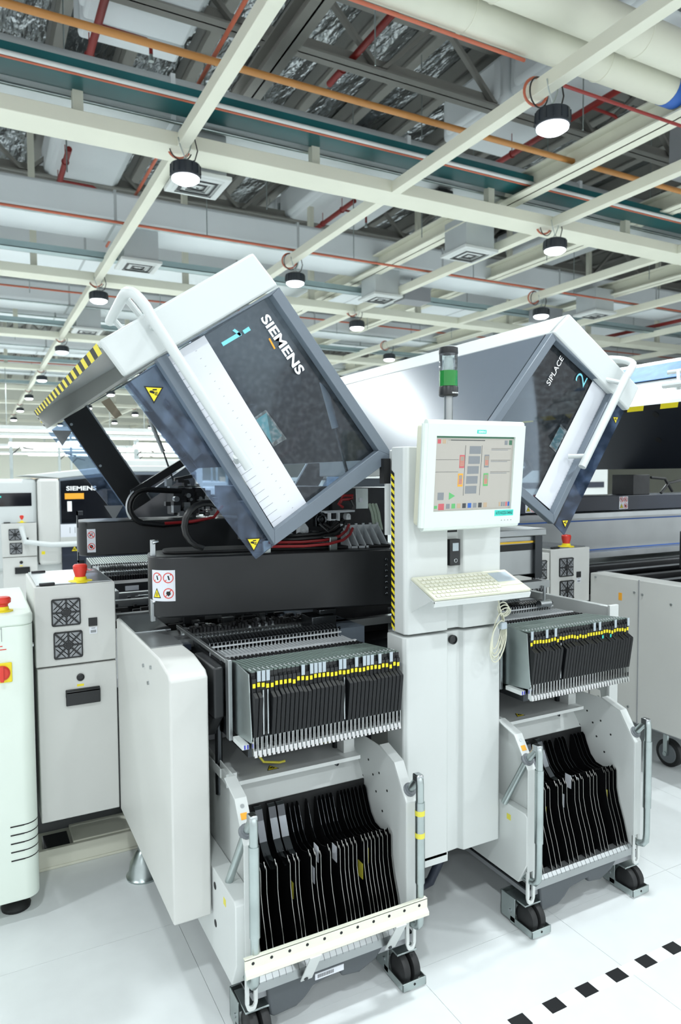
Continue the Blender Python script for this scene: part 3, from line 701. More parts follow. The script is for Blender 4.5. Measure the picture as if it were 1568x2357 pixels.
# ---------------------------------------------------------------- monitor
mon = thing('monitor', 'white flat operator monitor on the column showing a grey machine screen', 'monitor', (1.46, 1.86, 1.43))
q = [Vector((1.2693, 1.8000, 1.7625)), Vector((1.6633, 1.8000, 1.7653)), Vector((1.6473, 1.8300, 1.4328)), Vector((1.2604, 1.8300, 1.4350))]
tl, tr, br, bl = q
xd = (tr-tl).normalized(); yd = ((tl-bl)-xd*(tl-bl).dot(xd)).normalized(); nd = xd.cross(yd)
W_, H_ = (tr-tl).length*.99, (tl-bl).length
F = fr(bl, xd, yd)
def rr(x0, y0, x1, y1, r, n=5):
    o = []
    for cx, cy, a in [(x1-r, y0+r, -90), (x1-r, y1-r, 0), (x0+r, y1-r, 90), (x0+r, y0+r, 180)]:
        for i in range(n+1):
            t_ = math.radians(a+90*i/n); o.append((cx+r*math.cos(t_), cy+r*math.sin(t_)))
    return o
sx0, sx1, sy0, sy1 = W_*.085, W_*.905, H_*.155, H_*.885
g = G()
for a, b, c_, d in [(0, 0, W_, sy0), (0, sy1, W_, H_), (0, sy0, sx0, sy1), (sx1, sy0, W_, sy1)]: plate(g, F, [(a, b), (c_, b), (c_, d), (a, d)], 0, -.03)
g.build('bezel', 'lcd_white', mon)
g = G(); o = [F(x, y, -.03) for x, y in rr(0, 0, W_, H_, .014)]; g.slab(o, -.035); o = [F(x, y, -.065) for x, y in rr(.04, .05, W_-.05, H_-.05, .014)]; g.slab(o, -.03)
g.build('casing', 'cream_plastic', mon, bevel=.006)
g = G().cyl(F(0, .0, -.014), F(0, H_, -.014), .0135, 10).cyl(F(W_, 0, -.014), F(W_, H_, -.014), .0135, 10).cyl(F(0, H_, -.014), F(W_, H_, -.014), .0135, 10).cyl(F(0, 0, -.014), F(W_, 0, -.014), .0135, 10)
g.build('bezel_edge', 'lcd_white', mon)
G().box(1.40, 1.875, 1.44, 1.5, 1.925, 1.55).build('mount', 'grey_paint', mon)
sc = plate(G(), F, [(sx0, sy0), (sx1, sy0), (sx1, sy1), (sx0, sy1)], -.012, .004).build('screen', 'screen_bg', mon, smooth=False)
SW, SH = sx1-sx0, sy1-sy0
def R_(x0, y0, x1, y1, m_, nm, z=0): # fractions of the screen, y from the top
    return plate(G(), F, [(sx0+x0*SW, sy1-y1*SH), (sx0+x1*SW, sy1-y1*SH), (sx0+x1*SW, sy1-y0*SH), (sx0+x0*SW, sy1-y0*SH)], -.008+z, .0004).build(nm, m_, sc, smooth=False)
R_(0, 0, 1, .025, 'screen_bar', 'title_bar')
for i in range(5): R_(.43-.008*i, .13+.135*i, .575-.008*i, .235+.135*i, 'screen_grey', 'board_image')
for x in (.395, .605): R_(x-.02, .12, x-.016, .80, 'screen_dark', 'conveyor_line')
for x0, y0, m_ in [(.31, .25, 'screen_red'), (.625, .245, 'screen_grey'), (.30, .50, 'orange_tag'), (.625, .50, 'screen_green')]:
    R_(x0, y0, x0+.062, y0+.175, m_, 'feeder_bar_frame'); R_(x0+.008, y0+.02, x0+.054, y0+.15, 'screen_tan', 'feeder_bar', .0004)
    for j in range(7): R_(x0+.012, y0+.028+.017*j, x0+.05, y0+.036+.017*j, 'screen_red' if j > 2 else 'screen_grey', 'feeder_cell', .0008)
for y in (.31, .475, ): R_(.02, y, .30, y+.004, 'screen_dark', 'list_line')
for y in (.16, .32, .48): R_(.71, y, .97, y+.004, 'screen_dark', 'list_line'); R_(.71, y+.016, .93, y+.024, 'screen_grey', 'list_text')
R_(.06, .75, .135, .85, 'screen_grey', 'stop_button')
plate(G(), F, [(sx0+.2*SW, sy1-.85*SH), (sx0+.275*SW, sy1-.8*SH), (sx0+.2*SW, sy1-.75*SH)], -.008, .0004).build('start_button', 'screen_green', sc, smooth=False)
R_(.075, .9, .145, .985, 'screen_red', 'alarm_button'); R_(.025, .925, .06, .965, 'screen_green', 'status_icon')
for i, m_ in enumerate(['screen_grey', 'screen_green', 'screen_tan', 'screen_dark', 'blue', 'screen_grey', 'screen_dark', 'screen_tan']): R_(.17+.068*i, .905, .215+.068*i, .97, m_, 'tool_icon')
for i in range(3): R_(.03+.06*i, .045, .07+.06*i, .10, ['screen_red', 'screen_tan', 'screen_bg'][i], 'menu_icon')
R_(.88, .05, .92, .11, 'screen_grey', 'menu_icon'); R_(.94, .045, .98, .11, 'screen_bar', 'menu_icon')
for i in range(5): R_(.85+.03*i, .905, .872+.03*i, .965, ['screen_tan', 'screen_grey', 'screen_grey', 'screen_red', 'blue'][i], 'tray_icon')
R_(.16, .048, .62, .058, 'screen_dark', 'message_text')
text('AUTO NOZZLE CHANGE', F(W_*.735, H_*.1, .0012), xd, yd, W_*.185, H_*.032, 'black_matt', 'tag_text', mon, .0006)
plate(G(), F, [(W_*.725, H_*.085), (W_*.93, H_*.085), (W_*.93, H_*.145), (W_*.725, H_*.145)], 0, .001).build('teal_tag', 'teal_tag', mon, smooth=False)
plate(G(), F, [(W_*.49, H_*.915), (W_*.585, H_*.915), (W_*.585, H_*.95), (W_*.49, H_*.95)], 0, .001).build('maker_badge', 'teal_tag', mon, smooth=False)
text('SIEMENS', F(W_*.5, H_*.922, .0012), xd, yd, W_*.075, H_*.02, 'white_ink', 'badge_text', mon, .0006, .02)
for i in range(4): plate(G(), F, [(W_*(.80+.035*i), H_*.035), (W_*(.81+.035*i), H_*.035), (W_*(.81+.035*i), H_*.042), (W_*(.80+.035*i), H_*.042)], 0, .001).build('panel_button', 'grey_mid', mon, smooth=False)
# ---------------------------------------------------------------- keyboard tray, keyboard, cable
kb = [Vector((1.269, 1.915, 1.268)), Vector((1.663, 1.915, 1.268)), Vector((1.663, 1.782, 1.217)), Vector((1.269, 1.782, 1.217))]
xd = Vector((1, 0, 0)); yd = (kb[0]-kb[3]).normalized()
F = fr(kb[3], xd, yd); KW, KH = .396, (kb[0]-kb[3]).length
g = plate(G(), F, [(0, -.004), (KW, -.004), (KW, KH), (0, KH)], -.017, .006)
plate(g, F, [(0, -.004), (KW, -.004), (KW, .0), (0, .0)], -.03, .018)
for x in (.002, KW-.006): g.prism([(1.92, 1.262), (1.80, 1.208), (1.92, 1.15)], 'x', 1.269+x, 1.269+x+.004)
g.build('keyboard_tray', 'white_paint', mach)
kt = thing('keyboard', 'cream keyboard with touchpad lying on the tray below the monitor', 'keyboard', tuple(F(0, 0, -.01)))
g = plate(G(), F, [(0, 0), (KW, 0), (KW, KH), (0, KH)], -.0105, .0105).build('case', 'cream_plastic', kt, bevel=.003)
pl = plate(G(), F, [(KW*.735, KH*.25), (KW*.985, KH*.25), (KW*.985, KH*.9), (KW*.735, KH*.9)], 0, .002).build('touchpad_frame', 'cream_plastic', kt)
plate(G(), F, [(KW*.76, KH*.42), (KW*.955, KH*.42), (KW*.955, KH*.85), (KW*.76, KH*.85)], .002, .0008).build('touchpad', 'pale_tag', pl, smooth=False)
key0 = None
for r_ in range(6):
    x = .012; j = 0
    while x < KW*.71:
        ww = .0165 if r_ < 5 else (.0165, .0165, .0165, .10, .0165, .0165, .0165)[min(j, 6)]
        if r_ == 5 and x+ww > KW*.72: break
        o = F(x, KH*.88-r_*KH*.152, 0)
        if ww < .02:
            if key0 is None:
                key0 = plate(G(), F, [(x, KH*.88-.013), (x+.0145, KH*.88-.013), (x+.0145, KH*.88), (x, KH*.88)], 0, .004).build('key', 'key_cream', kt, bevel=.0015); ko = o
            else:
                c = key0.copy(); C.objects.link(c); c.location = o-ko
        else:
            plate(G(), F, [(x, KH*.88-r_*KH*.152-.013), (x+.098, KH*.88-r_*KH*.152-.013), (x+.098, KH*.88-r_*KH*.152), (x, KH*.88-r_*KH*.152)], 0, .004).build('space_bar', 'key_cream', kt, bevel=.0015)
        x += ww+.001; j += 1
cb = thing('keyboard_cable', 'cream cable tied in a loose coil hanging below the keyboard', 'cable', (1.64, 1.88, 1.0))
g = G()
for k in range(5):
    pts = []
    rx, rz = .017+.004*k, .062+.009*(k % 3)
    for i in range(25):
        a = 2*math.pi*i/24
        pts.append((1.618+rx*math.cos(a)+.014*math.sin(a)-.003*k, 1.898-.005*k, 1.055-.008*k+rz*math.sin(a)))
    g.tube(pts, .0024, 6)
g.build('coil', 'cream_plastic', cb)
G().tube([(1.60, 1.90, 1.24), (1.62, 1.90, 1.18), (1.625, 1.895, 1.14), (1.63, 1.89, 1.11)], .0028, 6).build('lead', 'cream_plastic', cb)
g = G()
for k in range(3): g.torus((1.64+.005*k, 1.895, 1.135-.008*k), .02, .0024, (.2, 1, .3*k), 20, 6)
g.build('upper_loop', 'cream_plastic', cb)
G().box(1.612, 1.868, 1.065, 1.638, 1.888, 1.09).build('tie_clip', 'pale_tag', cb, bevel=.003)
# ---------------------------------------------------------------- signal tower
tw = G().cyl((1.455, 1.965, 1.697), (1.455, 1.965, 1.872), .0155, 20).build('signal_pole', 'alu', mach)
G().lathe((1.455, 1.965, 1.872), [(.03, 0), (.033, .004), (.033, .03), (.031, .034)], 28).build('tower_base', 'black_plastic', tw)
G().lathe((1.455, 1.965, 1.906), [(.0315, 0), (.0315, .052)], 28).build('green_lens', 'green_lens', tw)
G().lathe((1.455, 1.965, 1.957), [(.016, 0), (.018, .015), (.014, .05)], 16).build('bulb', 'white_cap', tw)
G().lathe((1.455, 1.965, 1.958), [(.0315, 0), (.0315, .058)], 28).build('clear_lens', 'clear_lens', tw)
G().lathe((1.455, 1.965, 2.016), [(.0325, 0), (.033, .003), (.032, .02), (.028, .022)], 28).build('tower_cap', 'black_plastic', tw)
text('SIEMENS', (1.445, 1.931, 1.879), (1, 0, 0), (0, 0, 1), .026, .005, 'white_ink', 'tower_text', tw, .0008, .02)
# ---------------------------------------------------------------- side panels and base
def side_panel(par, dx, yfront, yb_, flip=False, w=.115):
    x0 = .486+dx; x1 = x0+w
    g = G().prism([(yfront, .285), (yb_, .285), (yb_, 1.05), (yfront+.14, 1.05), (yfront+.02, 1.03), (yfront, 1.012)], 'x', x0, x1)
    p = g.build('side_panel', 'grey_paint', par, bevel=.006)
    return p
sp = side_panel(mach, 0, 1.99, 2.82)
g = G().box(.494, 2.26, 1.0505, .60, 2.5, 1.0535).build('top_plate', 'alu', sp)
g = G()
for y, z in [(2.33, .98), (2.26, .94), (2.22, 1.0)]: g.cyl((.486, y, z), (.481, y, z), .006, 10)
g.build('screw', 'steel', sp)
G().box(.494, 2.5, 1.0505, .62, 2.82, 1.056).build('glass_ledge', 'steel', sp)
# right-hand side panel: inner face and white front post
rp = G().prism([(1.99, .62), (2.04, .62), (2.05, .70), (2.8, .70), (2.8, 1.06), (1.99, 1.06)], 'x', 2.30, 2.325).box(2.28, 1.985, .64, 2.33, 2.0, 1.07).build('side_panel', 'white_paint', mach, bevel=.003)
G().box(2.27, 2.3, .2, 2.39, 2.8, .95).build('base_wall', 'grey_paint', mach)
# neighbouring machine
sp2 = G().prism([(.9, .285), (2.82, .285), (2.82, 1.05), (.9, 1.05)], 'x', 3.075, 3.19).build('side_panel', 'grey_paint', mach2, bevel=.006)
G().box(3.071, 2.49, .285, 3.0755, 2.494, 1.05).build('panel_joint', 'grey_mid', sp2)
g = G()
for y, z in [(2.78, 1.03), (2.52, .98), (2.47, .975), (2.3, .95), (2.55, .36), (2.75, .36)]: g.cyl((3.076, y, z), (3.07, y, z), .006, 10)
g.build('screw', 'steel', sp2)
G().box(3.0735, 2.60, .925, 3.075, 2.622, .965).build('orange_tag', 'orange_tag', sp2)
# base bodies
G().box(.61, 2.5, .12, 1.24, 4.0, .88).build('base_body', 'grey_mid', mach)
G().box(1.66, 2.5, .12, 2.28, 4.0, .88).build('base_body', 'grey_mid', mach)
G().box(.7, 2.9, .0, 2.2, 3.5, .13).build('plinth', 'grey_mid', mach)
for x in (.566, 2.34):
    G().lathe((x, 2.8, 0), [(.066, 0), (.068, .008), (.064, .012), (.058, .02), (.052, .06), (.03, .10), (.02, .11), (.02, .29)], 28).build('levelling_foot', 'zinc', mach)
def grille(b, cx, y0, cz):
    g = G(); s = .052; yy = y0-.008
    F = fr((cx, y0-.0, cz), (1, 0, 0), (0, 0, 1))
    plate(g, F, rr(-s, -s, s, s, .008), 0, .006); g.m(1); plate(g, F, [(-s*.9, -s*.88), (s*.9, -s*.88), (s*.9, s*.88), (-s*.9, s*.88)], .006, .0008); g.m(0)
    for sx, sz in [(1, 1), (-1, 1), (1, -1), (-1, -1)]:
        for q in (.42, .78, 1.12):
            a, e = (sx*s*max(.02, q-.9), sz*s*min(q, .9)), (sx*s*min(q, .9), sz*s*max(.02, q-.9))
            wv = s*.085
            P_ = [(a[0], a[1]-sz*wv), (e[0]-sx*wv, e[1]), (e[0], e[1]), (a[0], a[1])]
            if sx*sz < 0: P_ = P_[::-1]
            plate(g, F, P_[::-1], .0068, .005)
        wv = s*.045; P_ = [(sx*s*.1-wv, sz*s*.1+wv*sx*sz), (sx*s*.1+wv, sz*s*.1-wv*sx*sz), (sx*s*.92+wv, sz*s*.92-wv*sx*sz), (sx*s*.92-wv, sz*s*.92+wv*sx*sz)]
        if sx*sz < 0: P_ = [(sx*s*.1-wv, sz*s*.1-wv), (sx*s*.1+wv, sz*s*.1+wv), (sx*s*.92+wv, sz*s*.92+wv), (sx*s*.92-wv, sz*s*.92-wv)]
        g.add([F(x, y, .0115) for x, y in P_], [(0, 1, 2, 3)])
    plate(g, F, [(-.003, -s*.9), (.003, -s*.9), (.003, s*.9), (-.003, s*.9)], .0068, .005); plate(g, F, [(-s*.9, -.003), (s*.9, -.003), (s*.9, .003), (-s*.9, .003)], .0068, .005)
    plate(g, F, disc(F, 0, 0, s*.22, 12), .0068, .006)
    g.build('fan_grille', ['black_plastic', 'grey_mid'], b, smooth=False)

# ---------------------------------------------------------------- fan cabinet at the machine's left end
def fan_cabinet(par, dx, dy, full=True):
    x0, x1, y0 = .192+dx, .484+dx, 2.82+dy
    g = G().box(x0, y0, .89, x1, y0+.45, 1.195)
    b = g.build('fan_cabinet', 'grey_paint', par, bevel=.004)
    d = G().box(x0+.004, y0-.006, .295, x1-.002, y0+.02, .885).build('cabinet_door', 'grey_paint', b, bevel=.004)
    G().box(x0+.004, y0+.022, .3, x1-.002, y0+.42, .885).build('lower_body', 'grey_paint', b)
    G().box(x0+.01, y0+.02, 1.1965, x1-.01, y0+.44, 1.2).build('lid_plate', 'steel', b)
    for cx, cz in [(x0+.11, 1.093), (x0+.115, .967)]: grille(b, cx, y0, cz)
    G().box(x0+.19, y0-.004, 1.03, x0+.222, y0, 1.062).build('blind_plug', 'black_plastic', b)
    g = G().box(x0+.193, y0-.002, 1.0, x0+.221, y0, 1.026); g.m(1).box(x0+.197, y0-.003, 1.004, x0+.217, y0-.002, 1.014).box(x0+.2, y0-.003, 1.02, x0+.214, y0-.002, 1.023)
    g.build('info_label', ['paper', 'grey_mid'], b)
    G().lathe((x0+.155, y0-.005, .838), [(.014, 0), (.0145, .006), (.01, .008), (.01, .005), (.003, .005)], 18, (0, -1, 0)).build('lock', 'black_plastic', b)
    G().box(x0+.142, y0-.0075, .803, x0+.167, y0-.006, .811).build('yellow_tag', 'yellow', b)
    g = G().box(x0+.10, y0-.014, .765, x0+.225, y0-.006, .795).box(x0+.10, y0-.022, .735, x0+.225, y0-.016, .79)
    g.prism([(y0-.006, .795), (y0-.022, .79), (y0-.022, .78), (y0-.006, .785)], 'x', x0+.10, x0+.225).build('door_handle', 'black_plastic', b, bevel=.003)
    e = G().lathe((x0+.172, y0+.06, 1.197), [(.045, 0), (.045, .004), (.025, .007), (.022, .02)], 24).build('stop_base', 'yellow', b)
    G().lathe((x0+.172, y0+.06, 1.215), [(.019, 0), (.020, .008), (.026, .03), (.027, .044), (.022, .05), (.004, .052)], 24).build('stop_button', 'red', b)
    G().box(x0+.02, y0+.01, 1.197, x0+.075, y0+.03, 1.207).build('lid_grip', 'black_plastic', b, bevel=.003)
    G().box(x0+.02, y0+.40, 1.197, x0+.075, y0+.42, 1.207).build('lid_grip', 'black_plastic', b, bevel=.003)
    return b
f1 = fan_cabinet(mach, 0, 0); f1['label'] = 'grey end cabinet with two black fan grilles and red stop knob'
f2 = fan_cabinet(mach2, PITCH_M, 0)
quad_sign('warning_label', f1, (.415, 3.16, 1.2005), (1, .2, 0), (-.2, 1, 0), .045, .09, 1)
ec = G().box(2.45, 2.82, .29, 2.766, 3.1, 1.18).build('fan_cabinet', 'grey_paint', mach, bevel=.004)
for z_ in (1.09, .965): grille(ec, 2.69, 2.82, z_)
G().box(.2, 3.35, .0, .62, 3.5, .62).build('rear_plinth', 'grey_mid', mach)
dk = thing('floor_duct', 'low cream cable duct on the floor under the fan cabinet', 'cable duct', (.4, 2.95, 0))
G().box(-.1, 3.02, 0, .60, 3.34, .012).box(-.1, 3.02, .012, .60, 3.04, .085).box(.33, 3.04, .075, .60, 3.2, .09).build('channel', 'cream', dk, bevel=.003)
G().box(.22, 3.06, .012, .32, 3.18, .075).build('socket_box', 'black_plastic', dk, bevel=.004)
# ---------------------------------------------------------------- gantries, rails, heads
def gantry(par, pts, z0, z1, lab=None):
    g = G().prism(pts, 'z', z0, z1); o = g.build('gantry_cover', 'black_plastic', par, bevel=.006)
    return o
def rounded(xl, yfl, xr, yfr, dep, r=.085, n=8):
    # front line from (xl, yfl) to (xr, yfr), depth dep, rounded at the left end
    d = Vector((xr-xl, yfr-yfl)).normalized(); nn = Vector((-d.y, d.x))
    P0 = Vector((xl, yfl)); o = []
    c1 = P0+d*r+nn*r
    for i in range(n+1):
        a = math.radians(90*i/n); o.append(c1-nn*r*math.cos(a)-d*r*math.sin(a))
    c2 = P0+d*r+nn*(dep-r)
    for i in range(n+1):
        a = math.radians(90*i/n); o.append(c2+nn*r*math.sin(a)-d*r*math.cos(a))
    e = Vector((xr, yfr)); o.append(e+nn*dep); o.append(e)
    return [(v.x, v.y) for v in o], d, nn
pg, dg, ng = rounded(.535, 2.46, 1.5, 2.26, .26)
ga = gantry(mach, pg, 1.105, 1.322)
ga['label'] = 'black gantry cover at the front, rounded end'
G().prism([(x+ .004, y+.03) for x, y in rounded(.60, 2.5, 1.45, 2.31, .16, .05)[0]], 'z', 1.322, 1.332).build('top_cover', 'black_matt', ga, bevel=.003)
# label wrapped round the end
F = None
g = G(); zc0, zc1 = 1.165, 1.275
ctr = Vector((.535, 2.46))+dg*.085+ng*.085
def oncyl(a, z, r): v = ctr-ng*r*math.cos(a)-dg*r*math.sin(a); return (v.x, v.y, z)
A0, A1 = math.radians(-4), math.radians(56)
n = 10; vs = []
for i in range(n+1):
    a = A0+(A1-A0)*i/n
    vs += [oncyl(a, zc0, .0862), oncyl(a, zc1, .0862)]
g.add(vs, [(2*i, 2*i+1, 2*i+3, 2*i+2) for i in range(n)])
def cyl_ring(cx, cz, r, wd, mi):
    g.m(mi)
    for i in range(20):
        q = []
        for rr_, t_ in ((r, i), (r, i+1), (r-wd, i+1), (r-wd, i)):
            a = 2*math.pi*t_/20; q.append(oncyl((cx+rr_*math.cos(a))/.086, cz+rr_*math.sin(a), .0868))
        g.add(q, [(0, 1, 2, 3)])
def cyl_poly(pts, mi, r=.0866): g.m(mi); g.add([oncyl(x/.086, z, r) for x, z in pts], [list(range(len(pts)))])
for cx in (.018, .060):
    cyl_ring(cx, 1.248, .0185, .003, 1); cyl_poly([(cx-.012, 1.26), (cx-.009, 1.262), (cx+.012, 1.237), (cx+.010, 1.235)], 1)
    cyl_poly([(cx-.006, 1.24), (cx-.001, 1.24), (cx+.003, 1.255), (cx-.002, 1.256)], 2)
cyl_ring(.018, 1.193, .0185, .003, 1); cyl_poly([(.018-.008, 1.19), (.018, 1.182), (.018+.008, 1.192), (.018+.006, 1.2), (.018-.006, 1.2)], 2); cyl_poly([(.018-.012, 1.205), (.018-.009, 1.207), (.018+.012, 1.182), (.018+.010, 1.180)], 1, .0869)
for xa, xb, za, zb, mi_, r_ in ((.045, .078, 1.176, 1.212, 2, .0866), (.049, .074, 1.179, 1.206, 3, .0868)):
    for k in range(8):
        u0, u1 = xa+(xb-xa)*k/8, xa+(xb-xa)*(k+1)/8; xm = (xa+xb)/2
        h0, h1_ = [za+(zb-za)*(1-abs(u-xm)/(xm-xa)) for u in (u0, u1)]
        cyl_poly([(u0, za), (u1, za), (u1, h1_), (u0, h0)], mi_, r_)
cyl_poly([(.058, 1.183), (.060, 1.183), (.060, 1.196), (.058, 1.196)], 2, .087); cyl_poly([(.063, 1.183), (.065, 1.183), (.065, 1.196), (.063, 1.196)], 2, .087)
lb = g.build('warning_label', ['paper', 'red', 'black_matt', 'yellow'], ga, smooth=False)
g = G()
for i in range(7): v = Vector((1.39, 2.277)); g.lathe((1.395, 2.279, 1.15+.022*i), [(.006, 0), (.006, .004), (.003, .006)], 10, (-.2, -1, 0))
g.build('screw_row', 'dark_steel', ga)
for zz in (1.335, 1.09):
    p = Vector((0.5662, 2.5200, 1.3482)) if zz > 1.2 else Vector((0.5575, 2.5000, 1.1391))
    G().box(p.x-.008, p.y-.01, p.z-.05, p.x+.008, p.y+.01, p.z+.03).cyl((p.x-.004, p.y-.012, p.z+.02), (p.x+.018, p.y-.012, p.z+.025), .006, 10).build('latch', 'steel', ga, bevel=.002)
pg2, d2g, n2g = rounded(.45, 3.62, 1.6, 3.5, .3)
gb = gantry(mach, pg2, 1.215, 1.385)
quad_sign('warning_label', gb, (.492, 3.612, 1.235), (1, -.12, 0), (0, 0, 1), .04, .115, 1)
G().box(.446, 3.60, 1.36, .452, 3.615, 1.44).box(.446, 3.6, 1.42, .475, 3.615, 1.44).build('latch', 'dark_steel', gb)
G().box(.446, 3.60, 1.19, .452, 3.615, 1.24).box(.446, 3.6, 1.18, .475, 3.615, 1.20).build('latch', 'dark_steel', gb)
# linear rails on which the gantries travel and bed
g = G()
for y in (2.42, 2.86, 3.0, 3.34, 3.55, 3.95): g.box(.52, y, 1.0, 2.36, y+.035, 1.03)
g.build('conveyor_rail', 'alu', mach)
g = G()
for y in (2.9, 3.06, 3.4, 3.6): g.box(.52, y, .96, 2.36, y+.06, 1.0)
g.build('conveyor_beam', 'dark_part', mach)
G().box(.60, 2.45, .885, 2.28, 4.0, .93).build('machine_bed', 'dark_steel', mach)
# nozzle changer / reject strip behind the front feeders
g = G(); random.seed(3)
for i in range(46):
    x = .66+.0135*i
    for j in range(3):
        h_ = random.uniform(.006, .02); g.m(random.choice([0, 1, 0, 2])).box(x, 2.50+.026*j, 1.03, x+.010, 2.52+.026*j, 1.03+h_)
stuff(g.build('nozzle_row', ['dark_part', 'steel', 'black_matt'], mach))
for i in range(3): G().box(.70+.2*i, 2.494, 1.012, .745+.2*i, 2.498, 1.024).build('yellow_strip', 'yellow', mach)
G().box(.62, 2.485, .98, 1.3, 2.58, 1.03).build('nozzle_rack', 'alu', mach)
G().box(.60, 2.38, 1.0, .66, 2.44, 1.02).build('blue_block', 'navy', mach)
# conveyor between feeder banks (bed details seen at left)
g = G(); random.seed(5)
for i in range(120):
    x = random.uniform(.53, 1.2); y = random.uniform(2.7, 3.5); h_ = random.uniform(.008, .03)
    g.m(random.randrange(3)).box(x, y, 1.0, x+random.uniform(.01, .06), y+random.uniform(.01, .03), 1.0+h_)
stuff(g.build('bed_fittings', ['dark_part', 'steel', 'black_matt'], mach))
# heads under the front gantry: many small real pieces
def head(par, px, py, pz, s=1.0):
    h = G().box(px, py, pz, px+.16*s, py+.14, pz+.13*s).build('placement_head', 'dark_part', par, bevel=.004)
    g = G(); random.seed(int(px*100))
    for i in range(26):
        x, z = px+random.uniform(-.05, .2)*s, pz+random.uniform(-.02, .16)*s
        a = random.uniform(.012, .035)*s; g.m(random.randrange(4)).box(x, py-.03-random.uniform(0, .03), z, x+a, py, z+a*random.uniform(.5, 1.4))
    for i in range(8):
        x, z = px+random.uniform(0, .16)*s, pz+random.uniform(0, .1)*s
        g.m(1).cyl((x, py-.06, z), (x, py-.02, z), random.uniform(.006, .014)*s, 10)
    stuff(g.build('head_mechanism', ['dark_part', 'steel', 'black_plastic', 'alu'], h))
    G().box(px+.02*s, py-.02, pz+.135*s, px+.13*s, py+.1, pz+.14*s).build('circuit_board', 'pcb', h)
    g = G().box(px+.10*s, py-.07, pz+.07*s, px+.2*s, py-.02, pz+.076*s).box(px+.12*s, py-.07, pz+.02*s, px+.125*s, py-.04, pz+.07*s).box(px+.17*s, py-.07, pz+.02*s, px+.175*s, py-.04, pz+.07*s).box(px+.12*s, py-.07, pz+.02*s, px+.175*s, py-.04, pz+.026*s)
    g.build('head_bracket', 'steel', h)
    return h
hd2 = head(mach, .95, 3.72, 1.40, 1.1)
def cables(par, paths, m_, r=.009): 
    g = G()
    for p in paths: g.tube(p, r, 8)
    return g.build('cable', m_, par)
def arcp(c, R, a0, a1, y, n=10): return [(c[0]+R*math.cos(math.radians(a0+(a1-a0)*i/n)), y, c[1]+R*math.sin(math.radians(a0+(a1-a0)*i/n))) for i in range(n+1)]
L = Vector((0.6910, 3.5500, 1.4606))
cables(mach, [[(.95, 3.56, 1.53), (.80, 3.56, 1.54)]+arcp((L.x+.085, 1.455), .085, 90, 270, 3.56)+[(.85, 3.56, 1.36), (1.1, 3.57, 1.375)]], 'black_cable', .014)
G().tube(arcp((L.x+.085, 1.455), .102, 130, 215, 3.555), .006, 8).build('cable_guard', 'steel', mach)
cables(mach, [[(.86, 3.55, 1.368), (1.0, 3.55, 1.372), (1.12, 3.56, 1.39), (1.17, 3.56, 1.45)]], 'red_cable', .008)
YH = 2.42
hd = G().box(1.0, 2.62, 1.335, 1.16, 2.85, 1.50).build('placement_head', 'black_plastic', mach, bevel=.004)
bar_ = [Vector(p) for p in ((1.2124, 2.4200, 1.4575), (1.3374, 2.4200, 1.4606), (1.3374, 2.4200, 1.4674), (1.2125, 2.4200, 1.4659))]
G().slab(bar_, -.05).build('cross_bar', 'strut_grey', hd)
g = G()
for q in ([(1.2162, 2.4200, 1.4607), (1.2218, 2.4200, 1.4606), (1.2216, 2.4200, 1.4302), (1.2159, 2.4200, 1.4304)], [(1.2541, 2.4200, 1.4596), (1.2598, 2.4200, 1.4594), (1.2596, 2.4200, 1.4288), (1.2539, 2.4200, 1.4290)], [(1.2159, 2.4200, 1.4304), (1.2596, 2.4200, 1.4288), (1.2596, 2.4200, 1.4339), (1.2160, 2.4200, 1.4354)]):
    g.slab(q, -.02)
g.build('square_frame', 'pale_metal', hd)
# turret pieces: small rollers, lugs and brackets
random.seed(12)
for (u, v, w_, h_, m_) in [(1.2033, 2.4400, 1.4399)+(.05, .05, 'dark_steel'), (1.1247, 2.4400, 1.3957)+(.045, .06, 'pale_metal'), (1.1765, 2.4400, 1.3800)+(.05, .03, 'steel'), (1.0654, 2.4300, 1.3657)+(.035, .035, 'pale_metal'), (1.2911, 2.4400, 1.3991)+(.025, .05, 'dark_steel'), (1.3207, 2.4400, 1.4464)+(.02, .025, 'pale_metal'), (1.3088, 2.4300, 1.3542)+(.03, .03, 'steel'), (1.2261, 2.4300, 1.3649)+(.06, .02, 'steel')] if False else []: pass
LUG = [((1.2033, 2.4400, 1.4331), .055, .055, 'dark_steel'), ((1.1247, 2.4400, 1.3923), .04, .06, 'strut_grey'), ((1.1765, 2.4400, 1.3766), .05, .028, 'steel'), ((1.0690, 2.4300, 1.3656), .03, .04, 'strut_grey'), ((1.2911, 2.4400, 1.3991), .022, .05, 'dark_steel'), ((1.3207, 2.4400, 1.4412), .02, .026, 'pale_metal'), ((1.1977, 2.4300, 1.3595), .06, .018, 'steel')]
for p, w_, h_, m_ in LUG:
    x, y, z = p
    G().prism([(x-w_/2, z-h_/2), (x+w_/2, z-h_/2), (x+w_/2, z+h_*.2), (x+w_*.15, z+h_/2), (x-w_*.3, z+h_/2), (x-w_/2, z+h_*.1)], 'y', y, y+.03).cyl((x, y-.004, z), (x, y, z), min(w_, h_)*.22, 12).build('head_lug', m_, hd, bevel=.003)
g = G()
for p in ((1.1984, 2.4300, 1.4338), (1.1493, 2.4300, 1.3685), (1.2396, 2.4300, 1.3882), (1.1016, 2.4300, 1.3674)):
    g.torus(p, .016, .005, (0, 1, 0), 18, 6)
g.build('roller_ring', 'dark_steel', hd)
g = G()
for i in range(7): x, y, z = (1.1152, 2.4200, 1.3608); g.cyl((x+.022*i, y, z-.012), (x+.022*i, y, z+.012), .006, 8)
g.build('nozzle_sleeve', 'black_matt', hd)
x, y, z = (1.3600, 2.4500, 1.4691); x2, _, z2 = (1.4167, 2.4500, 1.5536)
